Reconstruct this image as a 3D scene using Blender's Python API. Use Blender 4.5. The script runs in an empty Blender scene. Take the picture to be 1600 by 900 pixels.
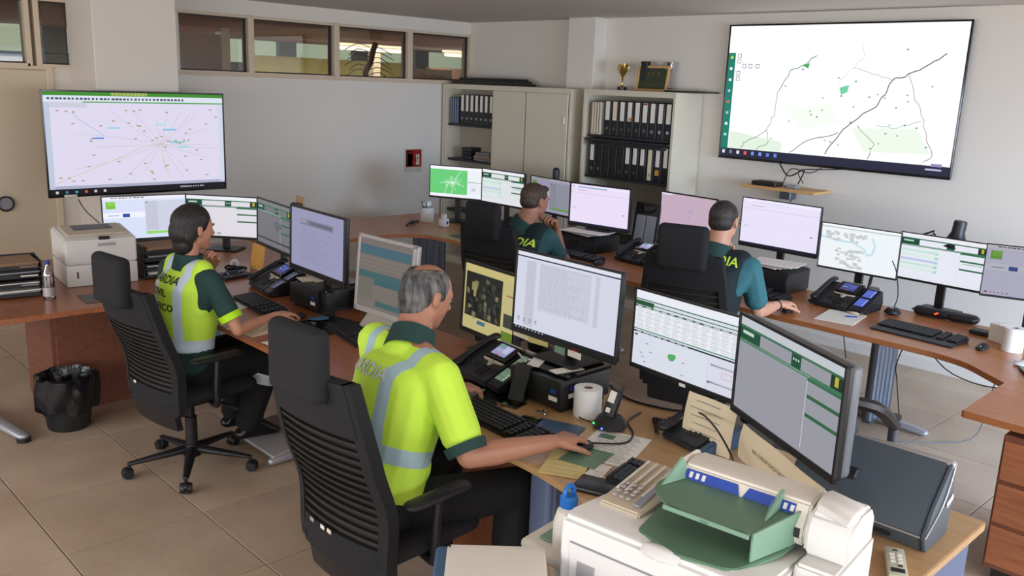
import bpy, bmesh, math, random
from math import sin, cos, pi, radians, atan2, sqrt
from mathutils import Matrix, Vector, Euler
from mathutils.bvhtree import BVHTree

SC = bpy.context.scene
COL = SC.collection
random.seed(7)

# ------------------------------------------------------------------ camera
CAM_POS = Vector((0.0, 0.0, 2.0))
YAW, PITCH, ROLL = radians(45.727), radians(13.006), radians(2.254)
fw = Vector((cos(YAW) * cos(PITCH), sin(YAW) * cos(PITCH), -sin(PITCH)))
rt = Vector((sin(YAW), -cos(YAW), 0))
up = rt.cross(fw)
r2 = rt * cos(ROLL) + up * sin(ROLL)
u2 = -rt * sin(ROLL) + up * cos(ROLL)
cd = bpy.data.cameras.new('camera'); cam = bpy.data.objects.new('camera', cd); COL.objects.link(cam)
m = Matrix((r2, u2, -fw)).transposed().to_4x4(); m.translation = CAM_POS
cam.matrix_world = m
cd.sensor_width = 36; cd.lens = 36 * 1376.05 / 1600; cd.clip_start = 0.05; cd.clip_end = 200
SC.camera = cam

# ------------------------------------------------------------------ colour management, world, lights
SC.view_settings.view_transform = 'Standard'; SC.view_settings.look = 'None'
SC.view_settings.exposure = 0.0; SC.view_settings.gamma = 1.0; SC.view_settings.use_curve_mapping = False
W = bpy.data.worlds.new('daylight'); SC.world = W; W.use_nodes = True
W.node_tree.nodes['Background'].inputs[0].default_value = (0.66, 0.78, 1.0, 1)
W.node_tree.nodes['Background'].inputs[1].default_value = 1.2

def area(name, loc, target, sx, sy, power, col):
    ld = bpy.data.lights.new(name, 'AREA'); ld.shape = 'RECTANGLE'; ld.size = sx; ld.size_y = sy
    ld.energy = power; ld.color = col
    o = bpy.data.objects.new(name, ld); COL.objects.link(o); o.location = loc
    o.rotation_euler = (Vector(target) - Vector(loc)).to_track_quat('-Z', 'Y').to_euler()
    return o
# daylight coming in through the windows behind and beside the photographer:
# warm light off the sunlit ground outside, cool light from the sky slanting down, and the lit office beyond
area('window_daylight_south', (1.8, -2.75, 1.45), (1.9, 2.0, 1.5), 6.6, 1.4, 142, (1.0, 0.90, 0.79))
area('window_daylight_west', (-2.75, 2.6, 1.45), (2.0, 2.8, 1.5), 7.6, 1.4, 128, (1.0, 0.90, 0.79))
a1 = area('window_sky_south', (1.8, -2.75, 1.75), (2.0, 0.6, 0.0), 6.6, 1.0, 42, (0.66, 0.80, 1.0)); a1.data.spread = radians(120)
a2 = area('window_sky_west', (-2.75, 2.6, 1.75), (1.0, 2.8, 0.0), 7.6, 1.0, 34, (0.66, 0.80, 1.0)); a2.data.spread = radians(120)
a3 = area('window_sky_near', (4.6, -2.75, 1.6), (5.6, -0.3, 0.0), 3.4, 1.2, 160, (0.50, 0.70, 1.0)); a3.data.spread = radians(92)
area('office_beyond_light', (6.0, 10.0, 2.44), (6.0, 10.0, 0.0), 6.0, 1.0, 150, (1.0, 0.93, 0.82))

# ------------------------------------------------------------------ materials
def lin(c):
    out = []
    for v in c[:3]:
        v = v / 255.0
        out.append(v / 12.92 if v <= 0.04045 else ((v + 0.055) / 1.055) ** 2.4)
    return (*out, 1.0)
MATS = {}
def mat(name, c, rough=0.6, metal=0.0, var=0.06, scale=8.0, bump=0.0, bscale=60.0, spec=0.5, alpha=1.0, trans=0.0, coat=0.0):
    if name in MATS: return MATS[name]
    M = bpy.data.materials.new(name); M.use_nodes = True; nt = M.node_tree; N = nt.nodes; L = nt.links
    b = N['Principled BSDF']; base = lin(c)
    b.inputs['Roughness'].default_value = rough; b.inputs['Metallic'].default_value = metal
    b.inputs['Specular IOR Level'].default_value = spec
    if coat: b.inputs['Coat Weight'].default_value = coat; b.inputs['Coat Roughness'].default_value = 0.15
    if trans: b.inputs['Transmission Weight'].default_value = trans
    if alpha < 1: b.inputs['Alpha'].default_value = alpha
    tc = N.new('ShaderNodeTexCoord')
    if var > 0:
        no = N.new('ShaderNodeTexNoise'); no.inputs['Scale'].default_value = scale; no.inputs['Detail'].default_value = 4
        L.new(tc.outputs['Object'], no.inputs['Vector'])
        mx = N.new('ShaderNodeMix'); mx.data_type = 'RGBA'
        mx.inputs[6].default_value = tuple(min(1, v * (1 - var)) for v in base[:3]) + (1,)
        mx.inputs[7].default_value = tuple(min(1, v * (1 + var)) for v in base[:3]) + (1,)
        L.new(no.outputs['Fac'], mx.inputs[0]); L.new(mx.outputs[2], b.inputs['Base Color'])
    else: b.inputs['Base Color'].default_value = base
    if bump > 0:
        n2 = N.new('ShaderNodeTexNoise'); n2.inputs['Scale'].default_value = bscale; n2.inputs['Detail'].default_value = 3
        L.new(tc.outputs['Object'], n2.inputs['Vector'])
        bp = N.new('ShaderNodeBump'); bp.inputs['Strength'].default_value = bump; bp.inputs['Distance'].default_value = 0.01
        L.new(n2.outputs['Fac'], bp.inputs['Height']); L.new(bp.outputs['Normal'], b.inputs['Normal'])
    MATS[name] = M; return M
def emis(name, c, s=1.0):
    if name in MATS: return MATS[name]
    M = bpy.data.materials.new(name); M.use_nodes = True; b = M.node_tree.nodes['Principled BSDF']
    b.inputs['Base Color'].default_value = (0, 0, 0, 1)
    b.inputs['Emission Color'].default_value = lin(c); b.inputs['Emission Strength'].default_value = s
    MATS[name] = M; return M
def wood(name, c, c2, rough=0.35):
    M = bpy.data.materials.new(name); M.use_nodes = True; nt = M.node_tree; N = nt.nodes; L = nt.links
    b = N['Principled BSDF']; b.inputs['Roughness'].default_value = rough
    tc = N.new('ShaderNodeTexCoord'); mp = N.new('ShaderNodeMapping'); mp.inputs['Scale'].default_value = (30, 2.2, 30)
    no = N.new('ShaderNodeTexNoise'); no.inputs['Scale'].default_value = 1.6; no.inputs['Detail'].default_value = 6; no.inputs['Distortion'].default_value = 0.6
    rp = N.new('ShaderNodeValToRGB'); rp.color_ramp.elements[0].position = 0.3; rp.color_ramp.elements[1].position = 0.72
    rp.color_ramp.elements[0].color = lin(c2); rp.color_ramp.elements[1].color = lin(c)
    L.new(tc.outputs['Object'], mp.inputs['Vector']); L.new(mp.outputs[0], no.inputs['Vector'])
    L.new(no.outputs['Fac'], rp.inputs[0]); L.new(rp.outputs[0], b.inputs['Base Color'])
    MATS[name] = M; return M
def tile_mat():
    M = bpy.data.materials.new('stone_tile'); M.use_nodes = True; nt = M.node_tree; N = nt.nodes; L = nt.links
    b = N['Principled BSDF']; b.inputs['Roughness'].default_value = 0.38
    g = N.new('ShaderNodeNewGeometry'); oi = N.new('ShaderNodeObjectInfo')
    n1 = N.new('ShaderNodeTexNoise'); n1.inputs['Scale'].default_value = 2.2; n1.inputs['Detail'].default_value = 6
    n2 = N.new('ShaderNodeTexNoise'); n2.inputs['Scale'].default_value = 40; n2.inputs['Detail'].default_value = 4
    L.new(g.outputs['Position'], n1.inputs['Vector']); L.new(g.outputs['Position'], n2.inputs['Vector'])
    r = N.new('ShaderNodeValToRGB'); r.color_ramp.elements[0].position = 0.3; r.color_ramp.elements[1].position = 0.75
    r.color_ramp.elements[0].color = lin((182, 158, 134)); r.color_ramp.elements[1].color = lin((208, 186, 162))
    L.new(n1.outputs['Fac'], r.inputs[0])
    mx = N.new('ShaderNodeMix'); mx.data_type = 'RGBA'; mx.blend_type = 'MULTIPLY'; mx.inputs[0].default_value = 0.25
    L.new(r.outputs[0], mx.inputs[6]); L.new(n2.outputs['Color'], mx.inputs[7])
    hs = N.new('ShaderNodeHueSaturation'); L.new(mx.outputs[2], hs.inputs['Color'])
    mr = N.new('ShaderNodeMapRange'); mr.inputs[3].default_value = 0.90; mr.inputs[4].default_value = 1.06
    L.new(oi.outputs['Random'], mr.inputs[0]); L.new(mr.outputs[0], hs.inputs['Value'])
    L.new(hs.outputs[0], b.inputs['Base Color']); MATS['tile'] = M; return M
def glass(name, c=(230, 240, 240), rough=0.03, mixv=0.12):
    if name in MATS: return MATS[name]
    M = bpy.data.materials.new(name); M.use_nodes = True; nt = M.node_tree; N = nt.nodes; L = nt.links
    N.remove(N['Principled BSDF']); out = [n for n in N if n.type == 'OUTPUT_MATERIAL'][0]
    t = N.new('ShaderNodeBsdfTransparent'); t.inputs[0].default_value = lin(c)
    gl = N.new('ShaderNodeBsdfGlossy'); gl.inputs['Roughness'].default_value = rough
    fr = N.new('ShaderNodeFresnel'); fr.inputs[0].default_value = 1.5
    ma = N.new('ShaderNodeMath'); ma.operation = 'ADD'; ma.inputs[1].default_value = mixv
    L.new(fr.outputs[0], ma.inputs[0]); mx = N.new('ShaderNodeMixShader')
    L.new(ma.outputs[0], mx.inputs[0]); L.new(t.outputs[0], mx.inputs[1]); L.new(gl.outputs[0], mx.inputs[2])
    L.new(mx.outputs[0], out.inputs[0]); MATS[name] = M; return M
def attr_mat(name, emit=True, strength=1.0):
    M = bpy.data.materials.new(name); M.use_nodes = True; nt = M.node_tree; N = nt.nodes; L = nt.links
    b = N['Principled BSDF']; a = N.new('ShaderNodeAttribute'); a.attribute_name = 'Col'
    if emit:
        b.inputs['Base Color'].default_value = (0.01, 0.01, 0.01, 1); b.inputs['Roughness'].default_value = 0.5
        b.inputs['Specular IOR Level'].default_value = 0.2
        L.new(a.outputs['Color'], b.inputs['Emission Color']); b.inputs['Emission Strength'].default_value = strength
    else:
        L.new(a.outputs['Color'], b.inputs['Base Color']); b.inputs['Roughness'].default_value = 0.7
    MATS[name] = M; return M

# ------------------------------------------------------------------ mesh builder
ICO = {}
def ico(sub):
    if sub not in ICO:
        b = bmesh.new(); bmesh.ops.create_icosphere(b, subdivisions=sub, radius=1.0)
        ICO[sub] = ([v.co.copy() for v in b.verts], [[v.index for v in f.verts] for f in b.faces]); b.free()
    return ICO[sub]
def T(x=0, y=0, z=0): return Matrix.Translation((x, y, z))
def R(ax, deg): return Matrix.Rotation(radians(deg), 4, ax)

class B:
    def __init__(s, M=None): s.v = []; s.f = []; s.mi = []; s.M = M or Matrix()
    def add(s, vs, fs, mi=0, M=None):
        n = len(s.v); X = s.M @ M if M is not None else s.M
        s.v += [X @ Vector(v) for v in vs]
        s.f += [[i + n for i in f] for f in fs]; s.mi += [mi] * len(fs); return s
    def addbm(s, bm, mi=0, M=None):
        bm.verts.index_update()
        s.add([v.co for v in bm.verts], [[v.index for v in f.verts] for f in bm.faces], mi, M); bm.free(); return s
    def box(s, c, d, bev=0.0, mi=0, rot=None, seg=1):
        if bev <= 0:
            x, y, z = [k / 2 for k in d]
            vs = [(i * x, j * y, k * z) for i in (-1, 1) for j in (-1, 1) for k in (-1, 1)]
            fs = [(0, 1, 3, 2), (4, 6, 7, 5), (0, 4, 5, 1), (2, 3, 7, 6), (0, 2, 6, 4), (1, 5, 7, 3)]
            M = T(*c) @ (rot if rot is not None else Matrix()); return s.add(vs, fs, mi, M)
        bm = bmesh.new(); bmesh.ops.create_cube(bm, size=1.0)
        for v in bm.verts: v.co = Vector((v.co.x * d[0], v.co.y * d[1], v.co.z * d[2]))
        bmesh.ops.bevel(bm, geom=bm.edges[:], offset=bev, segments=seg, affect='EDGES', profile=0.5)
        return s.addbm(bm, mi, T(*c) @ (rot if rot is not None else Matrix()))
    def cyl(s, a, b, r1, r2=None, n=16, mi=0, caps=True):
        r2 = r1 if r2 is None else r2; a = Vector(a); b = Vector(b); d = b - a
        q = d.to_track_quat('Z', 'Y').to_matrix(); vs = []
        for p, r in ((a, r1), (b, r2)):
            for i in range(n): vs.append(p + q @ Vector((r * cos(2 * pi * i / n), r * sin(2 * pi * i / n), 0)))
        fs = [(i, (i + 1) % n, n + (i + 1) % n, n + i) for i in range(n)]
        if caps: fs += [tuple(range(n - 1, -1, -1)), tuple(range(n, 2 * n))]
        return s.add(vs, fs, mi)
    def lathe(s, c, prof, n=24, mi=0):
        vs = []; fs = []; k = len(prof)
        for i in range(n):
            a = 2 * pi * i / n
            for r, z in prof: vs.append((c[0] + r * cos(a), c[1] + r * sin(a), c[2] + z))
        for i in range(n):
            j = (i + 1) % n
            for t in range(k - 1): fs.append((i * k + t, j * k + t, j * k + t + 1, i * k + t + 1))
        return s.add(vs, fs, mi)
    def prism(s, poly, z0, z1, mi=0, bev=0.0):
        n = len(poly)
        bm = bmesh.new()
        lo = [bm.verts.new((x, y, z0)) for x, y in poly]; hi = [bm.verts.new((x, y, z1)) for x, y in poly]
        bm.faces.new(lo[::-1]); bm.faces.new(hi)
        for i in range(n): bm.faces.new((lo[i], lo[(i + 1) % n], hi[(i + 1) % n], hi[i]))
        bmesh.ops.recalc_face_normals(bm, faces=bm.faces[:])
        if bev: bmesh.ops.bevel(bm, geom=[e for e in bm.edges if abs(e.verts[0].co.z - e.verts[1].co.z) < 1e-6], offset=bev, segments=2, affect='EDGES')
        return s.addbm(bm, mi)
    def profx(s, prof, x0, x1, mi=0, M=None, bev=0.0):      # profile in (y,z) extruded along x
        bm = bmesh.new(); lo = [bm.verts.new((x0, y, z)) for y, z in prof]; hi = [bm.verts.new((x1, y, z)) for y, z in prof]
        n = len(prof); bm.faces.new(lo[::-1]); bm.faces.new(hi)
        for i in range(n): bm.faces.new((lo[i], lo[(i + 1) % n], hi[(i + 1) % n], hi[i]))
        bmesh.ops.recalc_face_normals(bm, faces=bm.faces[:])
        if bev: bmesh.ops.bevel(bm, geom=bm.edges[:], offset=bev, segments=2, affect='EDGES')
        return s.addbm(bm, mi, M)
    def tube(s, pts, r, n=8, mi=0, smooth=True):
        P = [Vector(p) for p in pts]
        if smooth and len(P) > 2:
            Q = []
            for i in range(len(P) - 1):
                p0 = P[max(i - 1, 0)]; p1 = P[i]; p2 = P[i + 1]; p3 = P[min(i + 2, len(P) - 1)]
                for k in range(5):
                    t = k / 5.0
                    Q.append(0.5 * ((2 * p1) + (-p0 + p2) * t + (2 * p0 - 5 * p1 + 4 * p2 - p3) * t * t + (-p0 + 3 * p1 - 3 * p2 + p3) * t ** 3))
            Q.append(P[-1]); P = Q
        vs = []; fs = []; m_ = len(P); side = None
        for i, p in enumerate(P):
            d = (P[min(i + 1, m_ - 1)] - P[max(i - 1, 0)])
            if d.length < 1e-9: d = Vector((0, 0, 1))
            d.normalize()
            if side is None: side = d.orthogonal().normalized()
            side = (side - d * side.dot(d)); side = side.normalized() if side.length > 1e-6 else d.orthogonal().normalized()
            o = d.cross(side)
            for k in range(n): a = 2 * pi * k / n; vs.append(p + (side * cos(a) + o * sin(a)) * r)
        for i in range(m_ - 1):
            for k in range(n): fs.append((i * n + k, i * n + (k + 1) % n, (i + 1) * n + (k + 1) % n, (i + 1) * n + k))
        fs += [tuple(range(n - 1, -1, -1)), tuple(range((m_ - 1) * n, m_ * n))]
        return s.add(vs, fs, mi)
    def hull(s, items, sub=2, mi=0, Rm=None):      # convex hull of spheres / ellipsoids [(centre, radius or (rx,ry,rz))]
        vs, _ = ico(sub); bm = bmesh.new()
        for c, r in items:
            rr = (r, r, r) if not isinstance(r, (tuple, list)) else r
            for v in vs:
                p = Vector((v.x * rr[0], v.y * rr[1], v.z * rr[2]))
                if Rm is not None: p = Rm @ p
                bm.verts.new(Vector(c) + p)
        res = bmesh.ops.convex_hull(bm, input=bm.verts[:])
        dead = [v for v in bm.verts if not v.link_faces]
        bmesh.ops.delete(bm, geom=dead, context='VERTS')
        return s.addbm(bm, mi)
    def ball(s, c, r, sub=2, mi=0, Rm=None):
        vs, fs = ico(sub); rr = (r, r, r) if not isinstance(r, (tuple, list)) else r
        X = [Vector((v.x * rr[0], v.y * rr[1], v.z * rr[2])) for v in vs]
        if Rm is not None: X = [Rm @ x for x in X]
        return s.add([Vector(c) + x for x in X], fs, mi)
    def mesh(s, name, mats, smooth=35):
        me = bpy.data.meshes.new(name); me.from_pydata([tuple(v) for v in s.v], [], s.f)
        for m_ in (mats if isinstance(mats, (list, tuple)) else [mats]): me.materials.append(MATS[m_] if isinstance(m_, str) else m_)
        if any(s.mi): me.polygons.foreach_set('material_index', s.mi)
        me.update()
        if smooth:
            me.polygons.foreach_set('use_smooth', [True] * len(me.polygons))
            me.set_sharp_from_angle(angle=radians(smooth))
        return me
    def build(s, name, mats, parent=None, smooth=35, label=None, cat=None, group=None, kind=None, loc=None, rz=None):
        me = s.mesh(name, mats, smooth); o = bpy.data.objects.new(name, me); COL.objects.link(o)
        if parent is not None: o.parent = parent
        if loc is not None: o.location = loc
        if rz is not None: o.rotation_euler[2] = rz
        tag(o, label, cat, group, kind); return o
def tag(o, label=None, cat=None, group=None, kind=None):
    if label: o['label'] = label
    if cat: o['category'] = cat
    if group: o['group'] = group
    if kind: o['kind'] = kind
    return o
def thing(name, label, cat, loc=(0, 0, 0), rz=0.0, group=None):
    o = bpy.data.objects.new(name, None); COL.objects.link(o); o.location = loc; o.rotation_euler = (0, 0, rz)
    o.empty_display_size = 0.05
    return tag(o, label, cat, group)
def struct(name, b, mats, parent=None, smooth=35):
    return b.build(name, mats, parent, smooth, kind=None if parent else 'structure')
def dup(root, loc, rz=None, label=None, group=None):
    r = root.copy(); COL.objects.link(r); r.location = loc
    if rz is not None: r.rotation_euler = (0, 0, rz)
    if label: r['label'] = label
    if group: r['group'] = group
    for ch in list(root.children):
        c = ch.copy(); COL.objects.link(c); c.parent = r
        for g in ch.children:
            d = g.copy(); COL.objects.link(d); d.parent = c
    return r
# text / flat print as a mesh of curves
def text_mesh(txt, size, align='LEFT', extrude=0.0, res=3, bold=0.0):
    cu = bpy.data.curves.new('lettering', 'FONT'); cu.body = txt; cu.size = size; cu.align_x = align; cu.resolution_u = res
    cu.extrude = extrude; cu.offset = size * bold * .5
    o = bpy.data.objects.new('lettering', cu); COL.objects.link(o)
    dg = bpy.context.evaluated_depsgraph_get(); me = bpy.data.meshes.new_from_object(o.evaluated_get(dg))
    COL.objects.unlink(o); bpy.data.objects.remove(o); return me
def text_into(b, txt, size, M, mi=0, align='LEFT'):
    me = text_mesh(txt, size, align)
    b.add([v.co for v in me.vertices], [list(p.vertices) for p in me.polygons], mi, M)

# flat picture (screen content or print): quads with a colour each, on a rectangle w x h in local XZ, facing -Y
class Pic:
    def __init__(s, w, h, bg): s.w = w; s.h = h; s.v = []; s.f = []; s.c = []; s.k = 0; s.rect(0, 0, 1, 1, bg)
    def poly(s, pts, c):
        n = len(s.v); y = -0.00025 * min(s.k, 14); s.k += 1
        s.v += [((u - .5) * s.w, y, (.5 - v) * s.h) for u, v in pts]; s.f.append(list(range(n, n + len(pts)))); s.c.append(lin(c)); return s
    def lay(s, k): s.k = k; return s
    def rect(s, x, y, w, h, c): k = s.k; s.poly([(x, y + h), (x + w, y + h), (x + w, y), (x, y)], c); s.k = k; return s
    def line(s, pts, t, c):
        a = s.w / s.h; k = s.k
        for (x0, y0), (x1, y1) in zip(pts[:-1], pts[1:]):
            dx, dy = (x1 - x0) * a, (y1 - y0); l = sqrt(dx * dx + dy * dy) or 1
            nx, ny = -dy / l * t / 2, dx / l * t / 2; nx /= a
            s.poly([(x0 + nx, y0 + ny), (x1 + nx, y1 + ny), (x1 - nx, y1 - ny), (x0 - nx, y0 - ny)], c); s.k = k
        return s
    def obj(s, parent, name='screen', mname='screen_glow', M=None, label=None):
        me = bpy.data.meshes.new(name); me.from_pydata([tuple((M @ Vector(v)) if M is not None else v) for v in s.v], [], s.f)
        at = me.color_attributes.new('Col', 'FLOAT_COLOR', 'CORNER'); i = 0; buf = []
        for f, c in zip(s.f, s.c): buf += list(c) * len(f)
        at.data.foreach_set('color', buf); me.materials.append(MATS[mname])
        o = bpy.data.objects.new(name, me); COL.objects.link(o); o.parent = parent
        if label: o['label'] = label
        return o
attr_mat('screen_glow', True, 1.0); attr_mat('print', False)
attr_mat('dim_screen_glow', True, 1.0)

# ------------------------------------------------------------------ material table
mat('wall_paint', (228, 222, 212), 0.75, var=0.03, scale=1.2, bump=0.05, bscale=120)
mat('ceiling_paint', (206, 198, 192), 0.8, var=0.03, scale=1)
mat('door_paint', (206, 190, 165), 0.5, var=0.03)
mat('frame_paint', (214, 196, 172), 0.5, var=0.04)
mat('dark_frame', (48, 38, 34), 0.5)
mat('grout', (96, 78, 64), 0.9)
mat('cabinet_paint', (214, 206, 186), 0.45, var=0.02)
mat('cabinet_inside', (170, 165, 150), 0.6, var=0.03)
mat('black_plastic', (26, 26, 29), 0.42, var=0.05, bump=0.02, bscale=300)
mat('gloss_black', (12, 12, 15), 0.12, var=0.0)
mat('dark_grey_plastic', (52, 56, 62), 0.4, var=0.05)
mat('charcoal', (38, 40, 44), 0.5, var=0.05)
mat('scanner_grey', (78, 90, 100), 0.4, var=0.04)
mat('silver_plastic', (176, 172, 170), 0.35, metal=0.3, var=0.03)
mat('grey_plastic', (140, 144, 150), 0.4, var=0.03)
mat('light_grey_metal', (176, 178, 184), 0.35, metal=0.5, var=0.04)
mat('steel', (110, 118, 130), 0.32, metal=0.7, var=0.06)
mat('blue_grey_metal', (98, 112, 142), 0.45, metal=0.2, var=0.05)
mat('chrome', (210, 212, 215), 0.12, metal=1.0, var=0.0)
mat('gold', (212, 180, 100), 0.18, metal=1.0, var=0.05)
mat('white_plastic', (224, 222, 218), 0.4, var=0.02)
mat('cream_plastic', (220, 214, 200), 0.45, var=0.03)
mat('beige_plastic', (196, 182, 160), 0.5, var=0.05)
mat('tray_green', (98, 132, 106), 0.35, var=0.06)
mat('tray_green_light', (124, 160, 138), 0.3, var=0.05)
mat('blue_plastic', (30, 110, 190), 0.3, var=0.05)
mat('chair_fabric', (22, 23, 27), 0.85, var=0.12, scale=40, bump=0.25, bscale=500)
mat('chair_slat', (38, 33, 29), 0.6, var=0.1)
mat('chair_mesh', (26, 23, 21), 0.8, var=0.15, scale=60)
mat('paper', (236, 232, 222), 0.8, var=0.02)
mat('cream_paper', (232, 218, 186), 0.8, var=0.04)
mat('yellow_paper', (214, 196, 128), 0.8, var=0.04)
mat('tissue', (240, 240, 240), 0.95, var=0.02, bump=0.1, bscale=200)
mat('cardboard', (150, 120, 92), 0.8, var=0.06)
mat('blue_cloth', (66, 96, 130), 0.7, var=0.1, scale=20)
mat('bag_plastic', (20, 20, 24), 0.22, var=0.1, bump=0.5, bscale=22)
mat('bin_plastic', (34, 36, 38), 0.5)
mat('cable', (18, 18, 20), 0.45, var=0)
mat('cable_grey', (110, 112, 116), 0.5, var=0)
mat('cork', (206, 150, 70), 0.8, var=0.1, scale=60)
mat('leather_black', (16, 16, 18), 0.3, var=0.05)
mat('binder_black', (26, 27, 30), 0.4, var=0.08)
mat('plaque_green', (62, 72, 56), 0.3, var=0.1)
mat('pine', (214, 168, 108), 0.5, var=0.08)
mat('mat_blue', (58, 84, 112), 0.4, var=0.15, scale=14)
mat('skin_light', (196, 140, 112), 0.5, var=0.06, scale=14)
mat('skin_tan', (176, 124, 100), 0.5, var=0.06, scale=14)
mat('skin_pale', (204, 150, 122), 0.5, var=0.06, scale=14)
mat('eye_white', (220, 215, 210), 0.2, var=0)
mat('trouser', (13, 15, 19), 0.85, var=0.12, bump=0.2, bscale=60)
mat('shoe', (10, 10, 12), 0.3, var=0.05)
mat('dark_green_cloth', (34, 66, 62), 0.85, var=0.08, scale=18, bump=0.1, bscale=90)
mat('teal_cloth', (50, 98, 104), 0.85, var=0.08, scale=18, bump=0.1, bscale=90)
mat('navy_vest', (18, 34, 40), 0.8, var=0.08, scale=18, bump=0.1, bscale=90)
mat('hivis_cuff', (190, 245, 30), 0.7, var=0.04)
mat('letter_silver', (204, 214, 222), 0.4, var=0.02)
mat('letter_black', (28, 40, 24), 0.6, var=0.0)
mat('letter_yellow', (215, 245, 80), 0.6, var=0.0)
mat('ink', (40, 40, 40), 0.6, var=0.0)
mat('red_ink', (170, 20, 15), 0.5, var=0.0)
mat('sign_white', (200, 200, 180), 0.5, var=0.0)
mat('blue_ink', (34, 70, 160), 0.4, var=0.0)
mat('far_wall', (110, 116, 124), 0.7, var=0.08)
mat('far_yellow', (200, 190, 120), 0.7, var=0.08)
mat('brick_red', (170, 112, 96), 0.6, var=0.12, scale=4)
mat('far_brown', (150, 112, 94), 0.6, var=0.1)
mat('bark', (70, 50, 38), 0.9, var=0.2)
wood('desk_wood', (190, 126, 80), (168, 104, 60), 0.3)
wood('desk_wood_red', (170, 108, 72), (146, 86, 54), 0.3)
wood('desk_tan', (196, 158, 114), (180, 142, 98), 0.3)
wood('panel_wood', (136, 84, 62), (116, 70, 52), 0.5)
wood('edge_wood', (200, 104, 56), (186, 92, 46), 0.4)
glass('pane_glass', (225, 225, 220), .02, .02); glass('bottle_glass', (235, 240, 245), 0.05, 0.2); glass('clear_sheet', (205, 222, 210), 0.08, 0.12)
tile_mat()
emis('led_green', (60, 255, 120), 3); emis('led_blue', (60, 110, 255), 4); emis('led_red', (255, 70, 30), 3); emis('tube_light', (255, 245, 225), 3.0)
emis('phone_glow_blue', (90, 115, 215), 1.0); emis('phone_glow_grey', (170, 170, 205), 1.0); emis('phone_glow_green', (120, 150, 120), 0.9)
emis('sky_panel', (205, 220, 195), 0.9)
# ================================================================== THE ROOM
X0, X1, Y0, Y1, ZC = -2.6, 6.77, -2.6, 7.775, 2.655
# floor: grout slab and separate tiles
fl = struct('floor', B().box(((X0 + X1) / 2, (Y0 + Y1) / 2, -0.056), (X1 - X0, Y1 - Y0, 0.10)), 'grout')
tile_meshes = []
for k in range(3):
    tile_meshes.append(B().box((0, 0, -0.004), (0.595, 0.595, 0.009), bev=0.0015).mesh('tile', 'tile'))
ix = 0
for i in range(-4, 13):
    for j in range(-4, 12):
        cx, cy = 1.02 - 0.3 + 0.6 * i - 0.0, 3.67 - 0.3 + 0.6 * (j - 3) + 0.0
        x0, x1 = max(cx - .2975, X0), min(cx + .2975, X1); y0, y1 = max(cy - .2975, Y0), min(cy + .2975, Y1)
        if x1 - x0 < 0.03 or y1 - y0 < 0.03 or cx < -1.2 or cy < -1.2: continue
        full = abs(x1 - x0 - .595) < 1e-6 and abs(y1 - y0 - .595) < 1e-6
        ix += 1
        if full:
            o = bpy.data.objects.new('tile', tile_meshes[ix % 3]); COL.objects.link(o); o.location = (cx, cy, 0); o.parent = fl
        else:
            B().box(((x0 + x1) / 2 - cx, (y0 + y1) / 2 - cy, -0.004), (x1 - x0, y1 - y0, 0.009), bev=0.0015).build('tile', 'tile', fl).location = (cx, cy, 0)
struct('ceiling', B().box(((X0 + X1) / 2, (Y0 + Y1) / 2, ZC + 0.06), (X1 - X0 + 0.6, Y1 - Y0 + 0.4, 0.12)), 'ceiling_paint')
# right wall (with the big screen)
struct('wall_right', B().box((X1 + 0.07, (Y0 + Y1) / 2, ZC / 2), (0.14, Y1 - Y0 + 0.28, ZC)), 'wall_paint')
# left wall with the strip of internal windows
WX = [(1.22, 2.19), (2.28, 2.9), (3.31, 4.04), (4.10, 4.95), (5.02, 5.87), (5.93, 6.735)]
b = B(); yc = Y1 + 0.06
b.box(((X0 + 1.22) / 2, yc, ZC / 2), (1.22 - X0, 0.12, ZC))
b.box(((1.22 + X1) / 2, yc, (ZC + 2.50) / 2), (X1 - 1.22, 0.12, ZC - 2.50))
b.box(((2.34 + X1) / 2, yc, 1.0), (X1 - 2.34, 0.12, 2.0))
b.box(((2.9 + 3.41) / 2, yc, 2.25), (0.51, 0.12, 0.5))
b.box((1.78, yc, 1.99), (1.12, 0.12, 0.02)); b.box((1.25, yc, 1.0), (0.06, 0.12, 2.0))
struct('wall_left', b, 'wall_paint')
for n, (a, c) in enumerate(WX, 1):
    f = B(); w = c - a
    for x in {1: (a - 0.03, c + 0.0), 2: (a - 0.02,), 3: (), 6: (a - .03, c + .03)}.get(n, (a - 0.03,)): f.box((x, Y1 + 0.02, 2.255), (0.062 if n > 2 else 0.04, 0.13, 0.53), bev=0.004)
    f.box(((a + c) / 2, Y1 + 0.02, 2.005), (w, 0.13, 0.022)); f.box(((a + c) / 2, Y1 + 0.02, 2.505), (w, 0.13, 0.02))
    o = struct('window_%d' % n, f, 'frame_paint')
    g = B()
    for x in (a + 0.006, c - 0.006): g.box((x, Y1 + 0.02, 2.255), (0.012, 0.03, 0.48))
    for z in (2.022, 2.489): g.box(((a + c) / 2, Y1 + 0.02, z), (w, 0.03, 0.012))
    g.build('glazing_bead', 'dark_frame', o)
    B().box(((a + c) / 2, Y1 + 0.02, 2.255), (w - 0.02, 0.006, 0.46)).build('pane', 'pane_glass', o)
struct('trim_1', B().box(((3.3 + 6.77) / 2, Y1 - 0.012, 1.985), (3.46, 0.03, 0.022), bev=0.003), 'frame_paint')
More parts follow.
